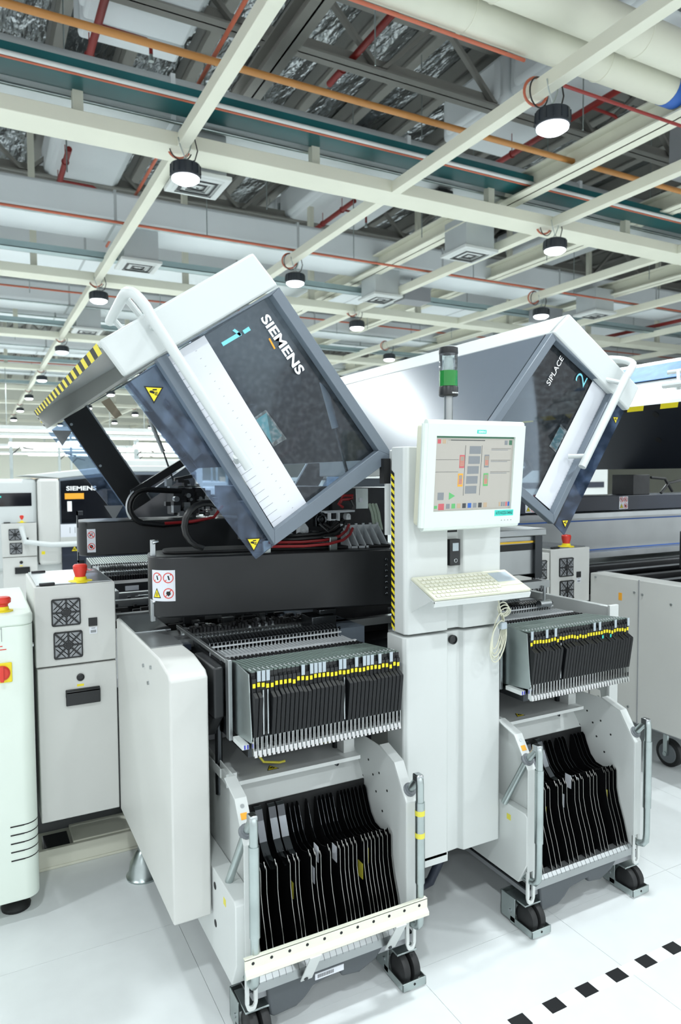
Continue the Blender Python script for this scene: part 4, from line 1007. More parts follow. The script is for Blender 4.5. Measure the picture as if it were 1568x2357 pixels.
pl = G().box(x, 2.45, z, x2, 2.455, z2).build('relay_plate', 'zinc', mach, bevel=.002)
G().box(x+.014, 2.448, z+.028, x+.03, 2.45, z+.045).build('paper_label', 'paper', pl)
x, y, z = (1.3501, 2.4600, 1.5579); x2, _, z2 = (1.5135, 2.4600, 1.5916)
G().box(x, 2.46, z, x2, 2.6, z2).build('upper_duct', 'frame_grey', mach)
for k in range(4): p = Vector((1.4071, 2.4400, 1.5992)); G().slab([p+Vector((.012*k, 0, 0)), p+Vector((.012*k+.005, 0, 0)), p+Vector((.012*k+.03, 0, .03)), p+Vector((.012*k+.025, 0, .03))], -.05).build('vent_fin', 'black_plastic', mach)
P_ = [(0.9628, 2.3700, 1.3465), (1.0827, 2.3500, 1.3435), (1.1805, 2.3400, 1.3475), (1.2469, 2.3500, 1.3582), (1.2935, 2.3800, 1.3757), (1.3162, 2.4000, 1.3972)]
cables(mach, [P_, [(a, b+.03, c+.012) for a, b, c in P_]], 'red_cable', .0055)
P_ = [(a-.01, b+.05, c+.02) for a, b, c in P_]
cables(mach, [P_, [(a, b+.02, c+.012) for a, b, c in P_]], 'black_cable', .009)
cables(mach, [[(1.2946, 2.4600, 1.4947), (1.3065, 2.4600, 1.5239), (1.3499, 2.4600, 1.5248), (1.3479, 2.4600, 1.5109), (1.2933, 2.4500, 1.5088), (1.2815, 2.4500, 1.4919), (1.3009, 2.4500, 1.4776)]], 'red_cable', .006)
cables(mach, [[(1.1989, 2.4200, 1.4192), (1.2219, 2.4100, 1.4020), (1.2558, 2.4200, 1.4256)], [(1.1802, 2.4200, 1.4199), (1.2124, 2.4100, 1.3873), (1.2653, 2.4200, 1.4167)], [(1.3364, 2.4500, 1.5079), (1.3501, 2.4500, 1.4816), (1.3440, 2.4500, 1.4591)]], 'black_cable', .007)
cables(mach, [arcp((.735, 1.43), .08, 60, 260, 2.42)], 'black_cable', .012)
for k in range(3):
    cables(mach, [[(p[0]+.012*k, p[1]-.005*k, p[2]) for p in ((1.4494, 2.5000, 1.4863), (1.4521, 2.4800, 1.4511), (1.4463, 2.4600, 1.4166), (1.4426, 2.4400, 1.3825))]], 'green_cable', .0065)
# cable clamps on the gantry cover
for u0, u1, v0, v1 in [(606, 624, 1274, 1242), (759, 777, 1266, 1234)]:
    pass
for (x, y, z), (x2, _, z2) in [((0.9420, 2.4000, 1.3161), (0.9718, 2.4000, 1.3676)), ((1.1959, 2.3600, 1.3185), (1.2279, 2.3600, 1.3717))]:
    G().box(x, y, z, x2, y+.012, z2).box(x-.02, y, z2-.004, x2, y+.05, z2).build('clamp', 'zinc', ga, bevel=.002)
# ribbed bracket
x0, yb_, z0 = (1.2858, 2.3700, 1.3228); x1, _, z1 = (1.4493, 2.3700, 1.4075)
g = G().box(x0, 2.36, z0, x1, 2.44, z0+.008).box(x0, 2.432, z0, x1, 2.44, z1)
for i in range(6):
    x = x0+(x1-x0)*i/5
    g.prism([(2.36, z0), (2.36, z0+.012), (2.432, z1), (2.44, z1), (2.44, z0)], 'x', x-.002, x+.003)
    g.cyl((x, 2.436, z1-.004), (x, 2.436, z1+.006), .006, 8)
g.build('ribbed_bracket', 'strut_grey', mach)
G().box(1.1, 2.62, 1.36, 1.33, 2.9, 1.56).build('motor_box', 'dark_part', mach, bevel=.004)
# below gantry: camera block right
G().box(1.09, 2.30, 1.03, 1.19, 2.40, 1.085).box(1.13, 2.32, 1.085, 1.2, 2.38, 1.105).build('camera_block', 'dark_steel', mach, bevel=.003)
G().box(1.20, 2.3, .94, 1.31, 2.9, 1.03).build('inner_housing', 'frame_grey', mach)
# ---- right hand half: head beam seen behind the column
g = G().box(1.60, 2.24, 1.18, 2.13, 2.52, 1.345).build('gantry_beam', 'alu', mach, bevel=.004)
G().box(1.60, 2.236, 1.285, 2.135, 2.242, 1.312).build('beam_slot', 'black_matt', g)
G().box(1.60, 2.232, 1.316, 2.12, 2.24, 1.324).build('scale_tape', 'brass', g)
G().box(1.59, 2.22, 1.345, 2.16, 2.54, 1.375).build('beam_top', 'alu', g, bevel=.004)
G().box(2.10, 2.225, 1.165, 2.14, 2.5, 1.345).build('beam_end', 'dark_steel', g)
G().box(1.60, 2.20, 1.125, 2.16, 2.25, 1.155).build('beam_foot', 'alu', g)
G().cyl((2.12, 2.19, 1.135), (2.12, 2.19, 1.06), .006, 8).cyl((2.09, 2.19, 1.06), (2.15, 2.19, 1.06), .016, 12).build('roller_latch', 'steel', g)
# neighbour: gantry, rails under its open hood
g = G().box(2.62, 3.3, 1.36, 5.2, 3.6, 1.46).build('gantry_cover', 'navy', mach2, bevel=.004)
quad_sign('warning_label', g, (3.03, 3.2985, 1.368), (1, 0, 0), (0, 0, 1), .085, .085)
quad_sign('warning_label', g, (3.86, 3.2985, 1.368), (1, 0, 0), (0, 0, 1), .085, .085)
for x in (3.38, 4.02): G().box(x, 3.32, 1.46, x+.17, 3.5, 1.60).build('head_bracket', 'dark_part', mach2, bevel=.004)
cables(mach2, [[(3.15, 3.3, 1.48), (3.25, 3.3, 1.55), (3.38, 3.32, 1.57)], [(3.1, 3.3, 1.47), (3.2, 3.3, 1.48), (3.38, 3.32, 1.5)]], 'red_cable', .008)
cables(mach2, [[(4.2, 3.32, 1.58), (4.32, 3.3, 1.57), (4.4, 3.3, 1.48)], [(4.28, 3.3, 1.47), (4.36, 3.3, 1.54), (4.5, 3.3, 1.56)]], 'black_cable', .01)
g = G()
for y, z, h_ in [(3.22, 1.325, .03), (3.18, 1.07, .035), (3.12, 1.015, .03)]: g.box(2.62, y, z, 5.2, y+.4, z+h_)
g.build('linear_guide', 'steel', mach2)
G().box(2.62, 3.26, 1.105, 5.2, 3.55, 1.325).build('beam_face', 'alu', mach2)
g = G().box(2.62, 3.256, 1.108, 5.2, 3.26, 1.116).box(2.62, 3.256, 1.30, 5.2, 3.26, 1.308).build('blue_line', 'blue', mach2)
G().box(3.19, 2.3, .9, 5.2, 4.1, .98).build('machine_bed', 'dark_steel', mach2)
g = G()
for i, y in enumerate((2.45, 2.58, 2.72, 2.86, 3.0)): g.m(i % 2).box(3.22, y, .98, 5.2, y+.05, 1.0+.012*i)
g.build('conveyor_rail', ['dark_part', 'dark_steel'], mach2)
c2 = G().box(3.33, 2.20, 1.10, 4.2, 2.45, 1.30).build('gantry_cover', 'black_plastic', mach2, bevel=.006)
quad_sign('warning_label', c2, (3.345, 2.1985, 1.135), (1, 0, 0), (0, 0, 1), .12, .11)
G().slab([(3.30, 2.24, 1.30), (3.33, 2.24, 1.30), (3.30, 2.24, 1.42), (3.27, 2.24, 1.41)], .012).cyl((3.285, 2.235, 1.41), (3.285, 2.22, 1.41), .012, 12).cyl((3.31, 2.235, 1.315), (3.31, 2.22, 1.315), .01, 12).build('latch', 'steel', c2)
G().lathe((3.30, 2.215, 1.40), [(.012, 0), (.012, .01)], 12, (0, -1, 0)).build('latch_knob', 'red', c2)
G().slab([(3.29, 2.24, 1.02), (3.33, 2.24, 1.02), (3.33, 2.24, 1.10), (3.31, 2.24, 1.10)], .012).cyl((3.30, 2.235, 1.03), (3.30, 2.22, 1.03), .02, 12).build('latch', 'steel', c2)
g = G()
for x in (3.35,):
    for dy in (-.012, .026): g.rings([((x-.012+dy*.0, 2.50, .075), .075), ((x+.012, 2.50, .075), .075)], 28)
g = G().rings([((3.33, 2.5, .075), .068), ((3.335, 2.5, .075), .075), ((3.365, 2.5, .075), .075), ((3.37, 2.5, .075), .068)], 28)
cw = g.build('castor_wheel', 'rubber', mach2)
G().rings([((3.326, 2.5, .075), .05), ((3.332, 2.5, .075), .056)], 24).build('wheel_hub', 'hub_grey', cw)
G().box(3.31, 2.488, .075, 3.325, 2.512, .2).cyl((3.305, 2.5, .075), (3.33, 2.5, .075), .012, 12).box(3.30, 2.45, .2, 3.42, 2.55, .22).build('castor_fork', 'zinc', cw)
G().box(3.22, 2.3, .22, 5, 3.9, .9).build('base_body', 'grey_mid', mach2)
# ================================================================== FEEDER TROLLEYS
def trolley(dx, label, px, rail, tag_side):
    t = thing('feeder_trolley', label, 'trolley', (.925+dx, 2.0, 0))
    X = lambda x: x+dx
    prof = [(1.79, .15), (1.79, .585), (1.86, .685), (1.95, .712), (2.42, .712), (2.42, .15)]
    for nm, x0, x1, s in (('l', .664, .668, 1), ('r', 1.164, 1.168, -1)):
        p = G().prism(prof, 'x', X(x0), X(x1))
        fx0, fx1 = (X(.632), X(.668)) if s > 0 else (X(1.164), X(1.2))
        # folded front flange, sloping part and bottom hanger with slot
        p.box(fx0, 1.786, .225, fx1, 1.79, .585)
        p.prism([(1.786, .585), (1.79, .585), (1.86, .685), (1.95, .712), (1.948, .717), (1.857, .69)], 'x', fx0, fx1)
        p.box(fx0, 1.786, .13, fx0+.011, 1.795, .225).box(fx1-.011, 1.786, .13, fx1, 1.795, .225)
        p.prism([(fx0, .13), (fx0+.009, .13), (fx0+.014, .120), (fx1-.014, .120), (fx1-.009, .13), (fx1, .13), (fx1-.006, .112), (fx1-.012, .108), (fx0+.012, .108), (fx0+.006, .112)], 'y', 1.786, 1.795)
        sd = p.build('side_plate', 'white_paint', t, bevel=.0012)
        hx_ = X(.6681) if s > 0 else X(1.1639)
        for y, z in [(1.95, .62), (1.99, .60), (2.02, .64), (1.97, .55), (2.06, .57), (2.1, .62), (1.93, .50), (2.12, .5), (2.2, .6), (1.9, .58)]:
            G().cyl((hx_, y, z), (hx_+.0006*s, y, z), .0042, 8).build('bolt_hole', 'black_matt', sd)
        hxc = X(.648) if s > 0 else X(1.19)
        piv = Vector((hxc, 1.812, .612))
        G().lathe(piv, [(.022, 0), (.022, .008), (.017, .012), (.017, .016)], 18, (0, -.75, .66)).build('rubber_washer', 'hub_grey', sd)
        h = G().tube([(hxc-.022, 1.90, .43) if s > 0 else (hxc, 1.87, .56), (hxc, 1.815, .605), (hxc, 1.775, .652), (hxc, 1.757, .672)], .0118, 12).build('handle', 'zinc', t)
        G().tube([(hxc, 1.757, .672), (hxc, 1.752, .667), (hxc, 1.75, .655), (hxc, 1.75, .24), (hxc, 1.752, .215), (hxc, 1.765, .198), (hxc, 1.79, .192), (hxc, 1.9, .192)], .0125, 12).build('handle_tube', 'zinc', h)
        G().cyl((hxc, 1.75, .60), (hxc, 1.75, .345), .0152, 14).build('handle_sleeve', 'zinc', h)
        G().box(hxc-.012, 1.745, .66, hxc+.012, 1.775, .684).build('handle_joint', 'steel', h, bevel=.004)
        if s < 0 and rail:
            for z in (.575, .505): G().cyl((hxc, 1.75, z), (hxc, 1.75, z-.016), .0156, 14).build('yellow_tape', 'tag_yellow', h)
        # twin castor
        cx = X(.672) if s > 0 else X(1.175)
        g = G().box(cx-.036, 1.80, .092, cx+.036, 1.90, .098).box(cx-.043, 1.845, .012, cx-.039, 1.92, .10).box(cx+.039, 1.845, .012, cx+.043, 1.92, .10).box(cx-.043, 1.916, .012, cx+.043, 1.92, .10)
        g.box(cx-.043, 1.757, .006, cx+.043, 1.761, .032).box(cx-.043, 1.757, .006, cx-.040, 1.87, .030).box(cx+.040, 1.757, .006, cx+.043, 1.87, .030)
        cb_ = g.build('castor_bracket', 'zinc', t, bevel=.001)
        for o in (-.018, .018):
            w_ = G().rings([((cx+o-.016, 1.812, .046), .034), ((cx+o-.011, 1.812, .046), .044), ((cx+o-.004, 1.812, .046), .046), ((cx+o+.004, 1.812, .046), .046), ((cx+o+.011, 1.812, .046), .044), ((cx+o+.016, 1.812, .046), .034)], 24).build('castor_wheel', 'rubber', cb_)
        G().cyl((cx-.046, 1.87, .046), (cx-.043, 1.87, .046), .007, 10).build('axle_bolt', 'steel', cb_)
        G().cyl((cx, 1.757, .02), (cx, 1.756, .02), .004, 10).build('pedal_hole', 'black_matt', cb_)
    # lower side box on the left
    xl = .606 if rail else .6295
    b = G().prism([(1.788, .25), (1.83, .17), (2.42, .17), (2.42, .43), (1.80, .43), (1.788, .42)], 'x', X(xl), X(.663)).build('side_box', 'white_paint', t, bevel=.003)
    for z in (.385, .27): G().cyl((X(xl+.0002), 1.97, z), (X(xl-.001), 1.97, z), .011, 14).build('round_hole', 'black_matt', b)
    G().box(X(xl-.001), 1.87, .375, X(xl), 1.89, .395).build('yellow_tag', 'tag_yellow', b)
    F = fr((X(.640), 1.7866, .5865), (1, 0, 0), (0, .595, .804))
    plate(G(), F, [(0, .066), (.019, .066), (.019, .084), (0, .084)], .003, .001).build('orange_tag', 'orange_tag', t, smooth=False)
    g = plate(G(), F, disc(F, .010, .102, .006, 12), .003, .002).build('flange_bolt', 'steel', t)
    # back sheet, bin floor, gutter bar, bumper
    G().prism([(2.065, .17), (2.075, .17), (2.075, .56), (2.14, .665), (2.13, .665), (2.055, .565), (2.065, .55)], 'x', X(.668), X(1.164)).build('back_sheet', 'white_paint', t)
    G().box(X(.668), 2.051, .16, X(1.164), 2.0645, .562).build('gap_shade', 'black_matt', t)  # black sheet added as the deep shade between the divider plates
    G().box(X(.64), 1.80, .152, X(1.195), 2.2, .158).build('bin_floor', 'dark_steel', t)
    g = G().prism([(1.791, .150), (1.791, .178), (1.80, .190), (1.828, .192), (1.828, .150)], 'x', X(.66), X(1.165))
    gb_ = g.build('gutter_bar', 'alu', t)
    g = G()
    for i in range(24): G().prism([(1.7904, .174), (1.7904, .1785), (1.7996, .1907), (1.808, .1913), (1.808, .188), (1.80, .186)], 'x', X(.675+.0204*i), X(.6757+.0204*i)).build('gutter_slot', 'black_matt', gb_)
    G().prism([(X(x), z) for x, z in [(.70, .152), (.708, .066), (.72, .058), (.79, .062), (.82, .08), (.845, .105), (.935, .118), (.94, .10), (1.0, .092), (1.06, .115), (1.09, .152)]], 'y', 1.797, 1.88).build('bumper', 'bumper', t, bevel=.006)
    G().box(X(.66), 1.81, .118, X(1.21), 2.4, .14).build('under_frame', 'grey_mid', t)
    # divider plates: dark faces, bright edges
    pr_ = [(1.802, .188), (1.826, .27), (1.850, .335), (1.862, .385), (1.864, .452), (1.872, .462), (1.872, .45), (1.884, .468), (1.895, .455), (1.93, .444), (1.965, .449), (1.992, .472), (2.012, .510), (2.025, .540), (2.035, .549), (2.046, .545), (2.05, .53), (2.05, .16), (1.81, .16)]
    first = None
    for i, x in enumerate(px):
        if first is None:
            n = len(pr_); vs = [(X(x), y, z) for y, z in pr_]+[(X(x)+.0015, y, z) for y, z in pr_]
            g = G(); g.add(vs, [list(range(n)), list(range(n, 2*n))[::-1]]); g.m(1)
            g.f += [[k, n+k, n+(k+1) % n, (k+1) % n] for k in range(n)]; g.mi += [1]*9+[2]*(n-9)
            first = g.build('divider_plate', ['divider_steel', 'plate_edge', 'dark_steel'], t, smooth=False); fx = x
        else:
            c = first.copy(); C.objects.link(c); c.location = (x-fx, 0, 0); c.rotation_euler = (0, 0, 0)
    for x0, w_, y, z, m_ in [(px[8], .0, 1.875, .36, 'paper'), (px[9], .0, 1.88, .42, 'paper'), (px[16], 0, 1.87, .33, 'tag_yellow'), (px[18], 0, 1.88, .37, 'tag_yellow'), (px[5], 0, 1.88, .33, 'tag_yellow'), (px[11], 0, 1.885, .40, 'paper')]:
        G().box(X(x0)-.0012, y, z, X(x0)-.0002, y+.03, z+.05).build('torn_sticker', m_, t)
    # curved hold-down springs at the back
    for x in ((.70, .755, .80, .83) if rail else (.71, .78, .84, .90)):
        g = G(); pts = [(2.055, .558), (2.035, .562), (2.024, .556), (2.012, .525), (1.985, .47), (1.955, .442), (1.90, .43)]
        for (ya, za), (yb, zb) in zip(pts[:-1], pts[1:]): g.slab([(X(x), ya, za), (X(x)+.024, ya, za), (X(x)+.024, yb, zb), (X(x), yb, zb)], .0015)
        g.build('hold_down_spring', 'dark_chrome', t)
    # drip tray above the bins
    g = G().box(X(.655), 2.0, .668, X(1.12), 2.42, .672).box(X(.655), 1.998, .66, X(1.12), 2.0, .672).box(X(.652), 2.05, .672, X(.656), 2.42, .70).box(X(1.116), 2.04, .672, X(1.12), 2.42, .715)
    tr_ = g.build('tray', 'white_paint', t)
    G().box(X(.656), 2.002, .672, X(.69), 2.05, .70).build('tray_block', 'white_paint', tr_); G().box(X(1.08), 2.04, .672, X(1.116), 2.42, .715).build('tray_block', 'white_paint', tr_)
    warn_tri('warning_sign', tr_, fr((X(.82), 2.04, .6725), (1, .0, 0), (0, 1, 0)), .04)
    for x in (.665, 1.08): G().cyl((X(x), 2.1, .60), (X(x), 2.1, .95), .012, 14).build('guide_post', 'dark_steel', t)
    G().box(X(.64), 2.35, .68, X(1.2), 2.38, .95).build('rear_panel', 'grey_mid', t)
    # table with feeder side cheek
    tb = G().box(X(.675), 1.86, .80, X(1.18), 2.42, .86).build('feeder_table', 'dark_steel', t)
    G().prism([(1.84, 1.046), (1.822, .865), (1.83, .852), (1.96, .838), (1.975, .842), (1.98, 1.05), (1.93, 1.055)], 'x', X(.672), X(.6755)).build('cheek_plate', 'zinc', t, bevel=.001)
    G().box(X(.652), 1.955, .82, X(.664), 1.985, 1.062).box(X(.652), 1.985, 1.045, X(.664), 2.55, 1.058).build('guide_bar', 'alu', t, bevel=.002)
    G().box(X(.618), 1.99, .88, X(.651), 2.2, 1.035).prism([(2.0, .88), (2.2, .88), (2.2, .80), (2.08, .80)], 'x', X(.62), X(.651)).build('drive_box', 'black_plastic', t, bevel=.006)
    g = G().box(X(.655), 1.85, .828, X(.675), 1.93, .842); g.m(1).box(X(.66), 1.849, .829, X(.664), 1.85, .841).box(X(.669), 1.849, .829, X(.673), 1.85, .841)
    g.build('latch_bar', ['white_paint', 'label_blue'], t)
    if rail:
        rl = G().box(X(.612), 1.732, .272, X(1.205), 1.736, .300).prism([(1.732, .272), (1.736, .272), (1.726, .262), (1.722, .262)], 'x', X(.612), X(1.205)).box(X(.612), 1.722, .252, X(1.205), 1.726, .262).box(X(.612), 1.732, .298, X(1.205), 1.745, .301).build('front_rail', 'cream', t)
        for i in range(11): G().cyl((X(.635+.054*i), 1.7325, .286), (X(.635+.054*i), 1.7312, .286), .0045, 10).build('rail_hole', 'black_matt', rl)
        for x in (.80, 1.085):
            g = G().slab([(X(x), 1.722, .252), (X(x+.036), 1.722, .252), (X(x+.034), 1.785, .145), (X(x-.002), 1.785, .145)], -.003)
            g.m(1).cyl((X(x+.012), 1.782, .155), (X(x+.012), 1.774, .152), .006, 10)
            g.build('rail_strap', ['white_paint', 'dark_steel'], rl)
        g = G().box(X(.85), 1.794, .122, X(.945), 1.797, .14); g.m(1)
        for i in range(16): g.box(X(.858+.0034*i), 1.7935, .126, X(.8595+.0034*i), 1.794, .137)
        g.build('barcode_label', ['paper', 'black_matt'], t)
        G().tube([(X(.74), 2.1, .86), (X(.76), 2.08, .75), (X(.80), 2.06, .69), (X(.85), 2.05, .682), (X(.87), 2.05, .683)], .004, 8).build('earth_lead', 'tag_yellow', t)
    return t
pu = [390, 430, 465, 530, 608, 640, 662, 738, 770, 800, 862, 925, 955, 980, 1010, 1035, 1085, 1110, 1135, 1160, 1190, 1215, 1248, 1275]
pxs = [.688+(u-390)/885*.468 for u in pu]
pu2 = [560, 575, 600, 645, 670, 695, 740, 765, 790, 835, 860, 885, 925, 945, 965, 1020, 1040, 1065, 1085]
pxs2 = [.688+(u-560)/525*.468 for u in pu2]
tr1 = trolley(0, 'white feeder trolley at the left with a punched rail across its black bins', pxs, 1, 'r')
tr2 = trolley(1.03, 'white feeder trolley at the right of the column without a front rail', pxs2, 0, 'l')
# ------------------------------------------------------------------ feeders: each one a thing
def feeder(x, label, group, rear=False):
    w_ = .0124
    t = thing('feeder', label, 'feeder', (x, 1.83, .86), group)
    G().prism([(1.835, 1.05), (2.04, 1.03), (2.06, 1.0), (2.06, .87), (1.84, .865), (1.832, .93)], 'x', x, x+w_).build('body', 'feeder_black', t)
    g = G().prism([(1.833, 1.055), (1.833, 1.051), (2.045, 1.031), (2.045, 1.035)], 'x', x+.0014, x+w_-.0014); g.m(1)
    g.box(x+.003, 1.85, 1.051, x+.006, 1.856, 1.0548).box(x+.006, 1.868, 1.05, x+.009, 1.874, 1.053)  # tiny pale blocks stand in for glints on the board
    g.build('circuit_top', ['feeder_top', 'pale_metal'], t)
    # rear tape track: hooks, white rail, bright strips, comb, reel guide
    G().prism([(2.05, 1.0), (2.10, 1.012), (2.46, 1.012), (2.46, .96), (2.05, .9)], 'x', x+.002, x+w_-.002).build('tape_track', 'dark_part', t)
    g = G().prism([(2.05, 1.02), (2.06, 1.034), (2.095, 1.034), (2.10, 1.012), (2.06, 1.008)], 'x', x+.0015, x+.0075); g.m(1).cyl((x+.004, 2.058, 1.030), (x+.010, 2.058, 1.030), .006, 8)
    g.build('tape_hook', ['black_matt', 'dark_steel'], t)
    g = G().box(x-.0006, 2.108, 1.022, x+w_+.0008, 2.118, 1.034).box(x+.0005, 2.118, 1.022, x+.004, 2.20, 1.032).box(x+.0062, 2.118, 1.022, x+.0082, 2.195, 1.030)
    g.box(x+.0005, 2.222, 1.01, x+.0022, 2.226, 1.052).box(x-.0006, 2.221, 1.036, x+w_+.0008, 2.226, 1.041)
    g.build('strip_comb', 'pale_metal', t)
    g = G().rings([((x+.004, 2.225, 1.052), .006), ((x+.010, 2.225, 1.052), .006)], 10); g.m(1).rings([((x+.0035, 2.29, .998), .058), ((x+.0095, 2.29, .998), .058)], 20); g.m(2).rings([((x+.0095, 2.29, .998), .0586), ((x+.0106, 2.29, .998), .0586)], 20)
    g.build('reel_guide', ['dark_steel', 'black_plastic', 'steel'], t)
    g = G().box(x+.002, 2.36, 1.012, x+.006, 2.42, 1.030).box(x+.001, 2.42, 1.012, x+.005, 2.45, 1.036).cyl((x+.008, 2.37, 1.02), (x+.008, 2.37, 1.036), .003, 6)
    g.build('guide_tip', 'steel', t)
    return t
def feeder_front(t, x, step, ytag, pale, flap=True, teal=False, dr=0.0):
    w_ = .0124
    z1 = .985+step
    if flap:
        G().prism([(1.831, z1+.055), (1.829, z1+.012), (1.806, z1), (1.806, z1-.008), (1.822, .868), (1.834, .868)], 'x', x+.0004, x+w_-.0004).build('front_flap', 'flap_black', t, bevel=.0012)
    else:
        G().box(x+.004, 1.826, .872, x+.0075, 1.832, 1.0).build('front_rod', 'steel', t)
    g = G().box(x+.0022, 1.8275, 1.008+ytag, x+w_-.0022, 1.832, 1.020+ytag).build('yellow_tag', 'yellow', t)
    G().box(x+.0008, 1.8265, 1.022+ytag, x+.0115, 1.833, 1.034).build('top_latch', 'black_plastic', t)
    if pale: G().box(x+.001, 1.824, 1.026, x+w_-.001, 1.8262, 1.056).build('pale_tag', 'pale_tag', t)
    if teal: G().box(x+.003, 1.8225, .985, x+w_-.003, 1.824, 1.005).build('teal_tag', 'teal_tag', t)
    # chrome finger loop at the foot
    g = G().box(x+.0008, 1.824, .815, x+.0022, 1.838, .868).box(x+w_-.0022, 1.824, .815, x+w_-.0008, 1.838, .868)
    g.prism([(1.838, .842), (1.822, .83), (1.818, .812), (1.83, .81), (1.84, .82)], 'x', x+.0022, x+w_-.0022)
    g.build('finger_loop', 'chrome', t)
pr0 = feeder(.68, 'proto', 'x'); kids0 = tree(pr0)
def bank(x0, n, pitch, nm, group, pale, gaps, teal, steps, seed):
    random.seed(seed)
    for i in range(n):
        x = x0+i*pitch
        p_, gp = i in pale, i in gaps
        look = 'slim feeder with pale grey tag' if p_ else ('slim feeder without flap' if gp else ('slim feeder with teal sticker' if i in teal else 'slim black feeder'))
        r = dup(pr0, kids0, (x-.68, 0, 0), look+', '+ORDN[i]+' from the left in '+nm, group)
        ORG[r.name] = Vector((x, 1.83, .86))
        feeder_front(r, x, steps[i % len(steps)], random.choice([0, 0, .002, -.004, .003]), p_, not gp, i in teal)
bank(.678, 36, .01365, "the left trolley's bank", 'feeders in the left trolley', {1, 2, 3, 11, 13, 14, 15, 16, 20, 21, 24, 26, 27, 28, 30, 33, 35}-{35}, {2, 3, 21}, set(),
     [0, 0, 0, 0, -.004, -.004, 0, 0, .0, .0, .0, -.003, -.003, 0, 0, 0], 4)
bank(1.706, 36, .0138, "the right trolley's bank", 'feeders in the right trolley', {0, 5, 8, 22, 24, 30, 35}, {10}, {25, 28}, [0, -.003, 0, 0, .003], 9)
# rear bank seen through the gap left of the front gantry: same feeders turned round
for i in range(40):
    x = .62+i*.0138
    r = dup(pr0, kids0, (0, 0, 0), 'slim feeder in the rear bank, '+ORDN[i]+' from its left end', 'feeders in the rear bank')
    r.location = (x+.0124, 4.62, .86+.045); r.rotation_euler = (0, 0, math.pi)
for k in kids0: bpy.data.objects.remove(k)
bpy.data.objects.remove(pr0)
G().box(.6, 3.5, 1.0, .618, 4.0, 1.05).build('guide_bar', 'alu', mach)
g = G().box(.60, 3.78, .98, 1.25, 3.9, 1.045); g.build('rear_track', 'dark_part', mach)
G().box(.70, 3.775, 1.005, .77, 3.78, 1.03).build('rear_label', 'paper', mach)
# hanging hose below the column
tag(G().tube([(1.50, 2.05, .30), (1.50, 2.06, .2), (1.46, 2.08, .10), (1.38, 2.12, .05), (1.28, 2.2, .03), (1.2, 2.35, .03)], .017, 12).build('hose', 'navy'), 'dark ribbed hose hanging below the white column', 'hose')
# ------------------------------------------------------------------ white cabinet at far left
cab = thing('control_cabinet', 'mint white cabinet with red knobs at the far left edge', 'cabinet', (-.1, 3.0, 0))
def rsect(x0, x1, y0, y1, r, n=6):
    o = [(x0, y1), (x0, y0)]
    for i in range(n+1):
        a = math.radians(-90+90*i/n); o.append((x1-r+r*math.cos(a), y0+r+r*math.sin(a)))
    o.append((x1, y1)); return o
bd = G().prism(rsect(-.35, .178, 2.70, 3.4, .05), 'z', .085, 1.08).build('body', 'mint_paint', cab, bevel=.004)
G().prism(rsect(-.352, .180, 2.698, 3.4, .05), 'z', 1.08, 1.12).build('lid', 'mint_paint', cab, bevel=.008)
g = G()
for i in range(5):
    z = .235+.031*i
    g.box(.085, 2.698, z, .13, 2.702, z+.004)
    for k in range(6):
        a, b = math.radians(-90+15*k), math.radians(-75+15*k)
        p = [(.128+.0505*math.cos(a), 2.75+.0505*math.sin(a)), (.128+.0505*math.cos(b), 2.75+.0505*math.sin(b))]
        g.add([(p[0][0], p[0][1], z), (p[1][0], p[1][1], z), (p[1][0], p[1][1], z+.004), (p[0][0], p[0][1], z+.004)], [(0, 1, 2, 3)])
g.build('vent_slot', 'black_matt', bd)
sw = G().box(.04, 2.692, .885, .106, 2.70, .955).build('switch_plate', 'yellow', cab, bevel=.003)
G().lathe((.073, 2.692, .92), [(.027, 0), (.027, .006), (.022, .012), (.02, .014)], 24, (0, -1, 0)).box(.067, 2.668, .893, .079, 2.68, .947).build('switch_knob', 'red', sw, bevel=.002)
g = G()
for k in range(3): g.box(.035, 2.699, 1.0+.012*k, .09-.012*k, 2.70, 1.003+.012*k)
g.build('switch_note', 'red', bd, smooth=False)
g = G().box(.045, 2.698, 1.03, .0465, 2.6995, 1.08).box(.075, 2.698, 1.03, .0765, 2.6995, 1.08).box(.045, 2.698, 1.075, .0765, 2.6995, 1.0765).build('crest_outline', 'grey_mid', bd)
es = G().lathe((.085, 2.80, 1.12), [(.035, 0), (.035, .004), (.022, .006), (.02, .018)], 20).build('stop_base', 'yellow', cab)
G().lathe((.085, 2.80, 1.136), [(.018, 0), (.019, .01), (.028, .016), (.029, .03), (.024, .036), (.004, .038)], 24).build('stop_button', 'red', es)
G().lathe((.10, 2.82, 0), [(.05, 0), (.052, .01), (.045, .02), (.03, .03), (.014, .035), (.014, .09)], 24).build('levelling_foot', 'rubber', cab)
G().cyl((.178, 2.78, .99), (.183, 2.78, .99), .008, 12).build('side_screw', 'steel', bd)
# ------------------------------------------------------------------ floor tape
ft = thing('floor_tape', 'white floor tape with black squares in the foreground at right', 'floor tape', (1.6, 1.5, 0))
G().box(.9, 1.482, .0, 3.2, 1.528, .0007).build('tape_strip', 'tape_white', ft)
sq = None
for i in range(9):
    x = 1.347+.1353*i
    if sq is None: sq = G().box(x, 1.482, .0007, x+.058, 1.528, .0013).build('tape_square', 'tape_black', ft); sx = x
    else: c = sq.copy(); C.objects.link(c); c.location = (x-sx, 0, 0)
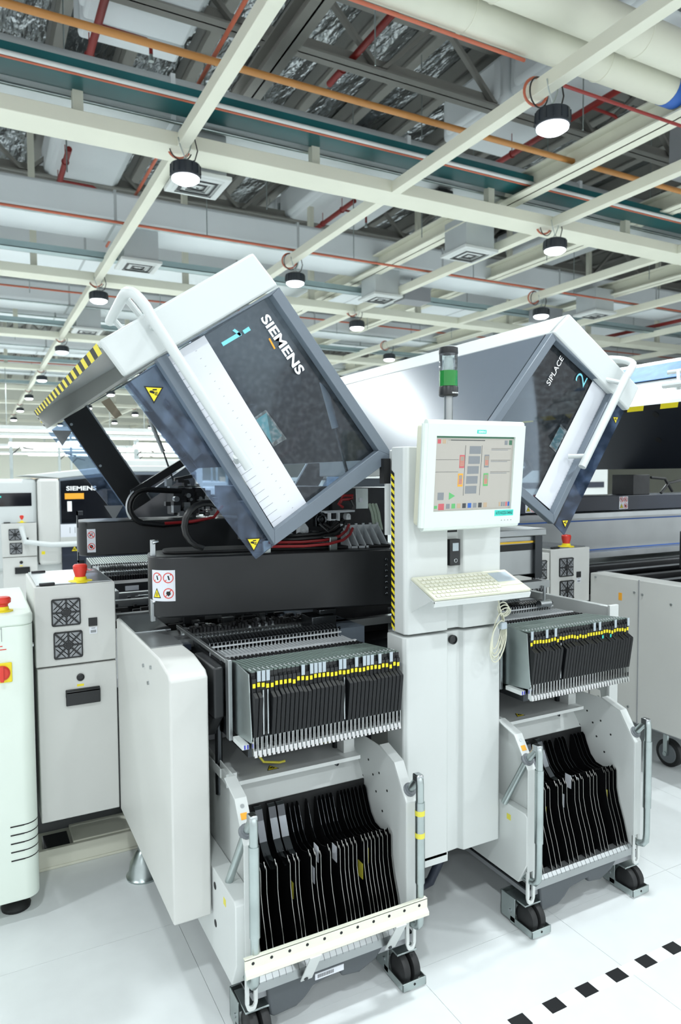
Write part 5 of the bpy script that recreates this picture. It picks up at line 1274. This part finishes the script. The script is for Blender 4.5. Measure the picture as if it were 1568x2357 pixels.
# ================================================================== BACKGROUND
def bgmachine(x, y, label):
    t = thing('placement_machine', label, 'machine', (x+.6, y+.3, 0))
    G().box(x-.75, y+.02, .75, x, y+2.0, 1.60).build('side_hood', 'white_cap', t, bevel=.04)
    G().box(x-.75, y+.015, 1.35, x-.05, y+.022, 1.47).build('side_window', 'dark_window', t)
    G().box(x-.7, y+.01, 1.43, x-.3, y+.016, 1.445).build('side_badge', 'teal_tag', t)
    G().box(x, y-.03, .8, x+.19, y+.5, 1.60).build('column_cover', 'grey_paint', t, bevel=.03)
    G().box(x+.02, y-.031, .9, x+.05, y-.029, .93).build('yellow_tag', 'yellow', t)
    w_ = G().prism([(x+.19, 1.17), (x+1.5, 1.17), (x+1.5, 1.66), (x+.75, 1.66), (x+.19, 1.60)], 'y', y, y+.1).build('front_hood', 'frame_grey', t, bevel=.01)
    G().prism([(x+.20, 1.18), (x+1.48, 1.18), (x+1.48, 1.63), (x+.75, 1.63), (x+.20, 1.575)], 'y', y-.004, y).build('window', 'dark_window', w_)
    text('SIEMENS', (x+.25, y-.005, 1.485), (1, 0, 0), (0, 0, 1), .27, .042, 'white_ink', 'lettering', w_, .001, .03)
    text('1', (x+.255, y-.005, 1.29), (1, 0, 0), (0, 0, 1), .04, .095, 'white_ink', 'number_mark', w_, .001, .01)
    G().box(x+.235, y-.006, 1.405, x+.405, y-.004, 1.46).build('orange_tag', 'orange_tag', w_)
    G().prism([(x+.19, 1.60), (x+.75, 1.66), (x+1.5, 1.66), (x+1.5, 1.72), (x+.75, 1.72), (x-.1, 1.63)], 'y', y, y+2).build('top_cover', 'white_cap', t, bevel=.01)
    s_ = G().box(x+.19, y-.012, 1.05, x+1.5, y, 1.17); s_.m(1)
    for i in range(26): s_.box(x+.27+.045*i, y-.014, 1.085, x+.275+.045*i, y-.012, 1.14)
    s_.build('paper_scale', ['paper', 'grey_mid'], t)
    G().tube([(x-.15, y-.08, 1.17), (x-.12, y-.1, 1.03), (x+.1, y-.1, .99), (x+1.4, y-.1, .99)], .025, 10).build('handle', 'white_cap', t)
    d = G().box(x+.2, y+.0, .4, x+1.5, y+.06, 1.0).build('lower_front', 'navy', t)
    warn_tri('warning_sign', d, fr((x+.31, y-.002, .93), (1, 0, 0), (0, 0, 1)), .065)
    g = G()
    for i in range(26): g.m(1 if i % 5 == 0 else 0).box(x+.34+.035*i, y-.05, .55, x+.36+.035*i, y, .72)
    g.build('feeder_row', ['black_plastic', 'white_cap'], d)
    G().box(x-.7, y+.05, .0, x+1.5, y+2, .8).build('base', 'white_paint', t)
    return t
bm = bgmachine(.53, 7.0, 'background pick-and-place machine lettered in white, seen past the left hood')
fb = fan_cabinet(bm, .03, 4.16)
random.seed(21)
def block(x, y, w_, d, h, win, label, group=None, nm='production_machine', cat='machine', m_='white_paint'):
    t = thing(nm, label, cat, (x, y, 0), group)
    b = G().box(x-w_/2, y, .12, x+w_/2, y+d, h).build('housing', m_, t, bevel=.03)
    if win: G().box(x-w_/2+.1, y-.012, h-.55, x+w_/2-.1, y, h-.12).build('window', 'dark_window', b)
    G().box(x-w_/2+.05, y+.05, .0, x+w_/2-.05, y+d-.05, .12).build('plinth', 'grey_mid', t)
    G().box(x-w_/2+.08, y-.008, .2, x+w_/2-.08, y, h-.62).build('door', 'grey_paint', b)
    return t, b
t, b = block(6.4, 7.2, 3.6, 2.0, 1.72, 0, 'white production machine seen under the dark hood at the right')
G().box(4.7, 7.19, 1.42, 8.1, 7.2, 1.5).build('blue_stripe', 'navy', b)
t, b = block(2.24, 9.4, 1.15, 1.2, 1.85, 0, 'tall white cabinet with a red stripe seen under the left hood')
G().box(1.84, 9.385, 1.62, 2.70, 9.39, 1.66).build('red_stripe', 'red', b)
for i in range(6): G().box(2.0+.13*(i % 2), 9.38, 1.18+.11*(i//2), 2.1+.13*(i % 2), 9.39, 1.25+.11*(i//2)).build('control_panel', 'grey_mid', b)
spots = [(1.1, 11), (3.0, 11.5), (1.3, 14.5), (3.9, 14.6), (5.6, 11.4), (1.7, 18), (4.4, 18.4), (6.9, 17.6), (2.4, 22), (6, 22.5), (9.5, 21), (3.5, 27), (8, 27.5), (12, 26), (6, 33), (11, 33), (16, 31), (5, 40), (12, 41), (19, 39), (8.6, 11.5), (11.5, 14)]
FOOT = []
for i, (x, y) in enumerate(sorted(spots, key=lambda q: q[1])):
    FOOT.append((x, y))
    block(x, y, random.uniform(1.3, 2.0), 1.4, random.uniform(1.25, 1.6), random.random() < .6, 'pale production machine far back in the hall, '+ORDN[i]+' counted from the nearest', 'far production machines')
BEN = []
ps = [(.55, 12), (1.35, 13), (1.9, 16), (2.6, 12.8), (2.9, 19), (3.3, 16), (3.8, 21), (4.6, 24), (5.2, 15.5), (6.4, 20), (7.5, 24)]
for i, (x, y) in enumerate(sorted(ps, key=lambda q: q[0]/q[1])):
    r0 = x/y
    for _ in range(40):
        if any(fx-2.3 < x < fx+1.2 and fy-.5 < y < fy+1.9 for fx, fy in FOOT) or any(abs(x-a) < 1.5 and abs(y-b) < .8 for a, b in BEN): y += .4; x = r0*y
        else: break
    BEN.append((x, y))
    t = thing('workbench', 'far workbench with a steel post and light bar, '+ORDN[i]+' from the left', 'workbench', (x, y, 0), 'far workbenches')
    G().box(x-.025, y-.025, 0, x+.025, y+.025, 2.3+.22*(i % 3)).build('post', 'zinc', t)
    G().box(x-.03, y-.03, 2.15+.2*(i % 3), x+1.1, y+.03, 2.22+.2*(i % 3)).build('light_bar', 'tube_light', t)
    G().tube([(x, y, 2.0), (x+.15, y, 2.15), (x+.35, y, 2.1)], .012, 6).build('swing_arm', 'dark_part', t)
    G().box(x+.3, y-.1, 1.3, x+.75, y+.05, 1.62).build('bench_screen', 'dark_part' if i % 2 else 'tan', t)
    G().box(x-.1, y-.35, .9, x+1.2, y+.35, .94).build('bench_top', 'white_cap', t)
    for q in (-.05, 1.1): G().box(x+q, y-.3, 0, x+q+.05, y-.25, .9).build('bench_leg', 'zinc', t)
for i, (bx_, by_) in enumerate(BEN[:4]):
    s_ = .1+.015*i; x, y = bx_+.0+s_, by_+.18
    tag(G().box(x-s_, y-.1, .94, x+s_, y+.13, 1.2).box(x-s_-.01, y-.11, 1.16, x+s_+.01, y+.14, 1.2).build('carton', 'wood'), 'brown carton on a far workbench behind the left hood, '+ORDN[i]+' from the left', 'carton', 'cartons on the far benches')
for i, (x, y, z) in enumerate([(4, 18.5, 2.75), (6, 24, 2.9), (5, 29.5, 2.8), (8, 35, 2.9), (6, 40.5, 2.9), (9, 46, 3.0), (19, 24, 2.9), (20, 35, 3.0), (18, 29.5, 3.0)]):
    t = thing('line_light', 'long white line light over the far benches, '+ORDN[i]+' of the row', 'line light', (x, y, z), 'line lights over the far benches')
    G().box(x-6, y-.06, z+.02, x+6, y+.06, z+.12).build('housing', 'white_paint', t)
    G().box(x-5.95, y-.05, z-.02, x+5.95, y+.05, z+.02).build('diffuser', 'tube_light', t)
    for q in (-5, 0, 5): G().cyl((x+q, y, z+.1), (x+q, y, 5.0), .01, 6).build('suspension_wire', 'zinc', t)
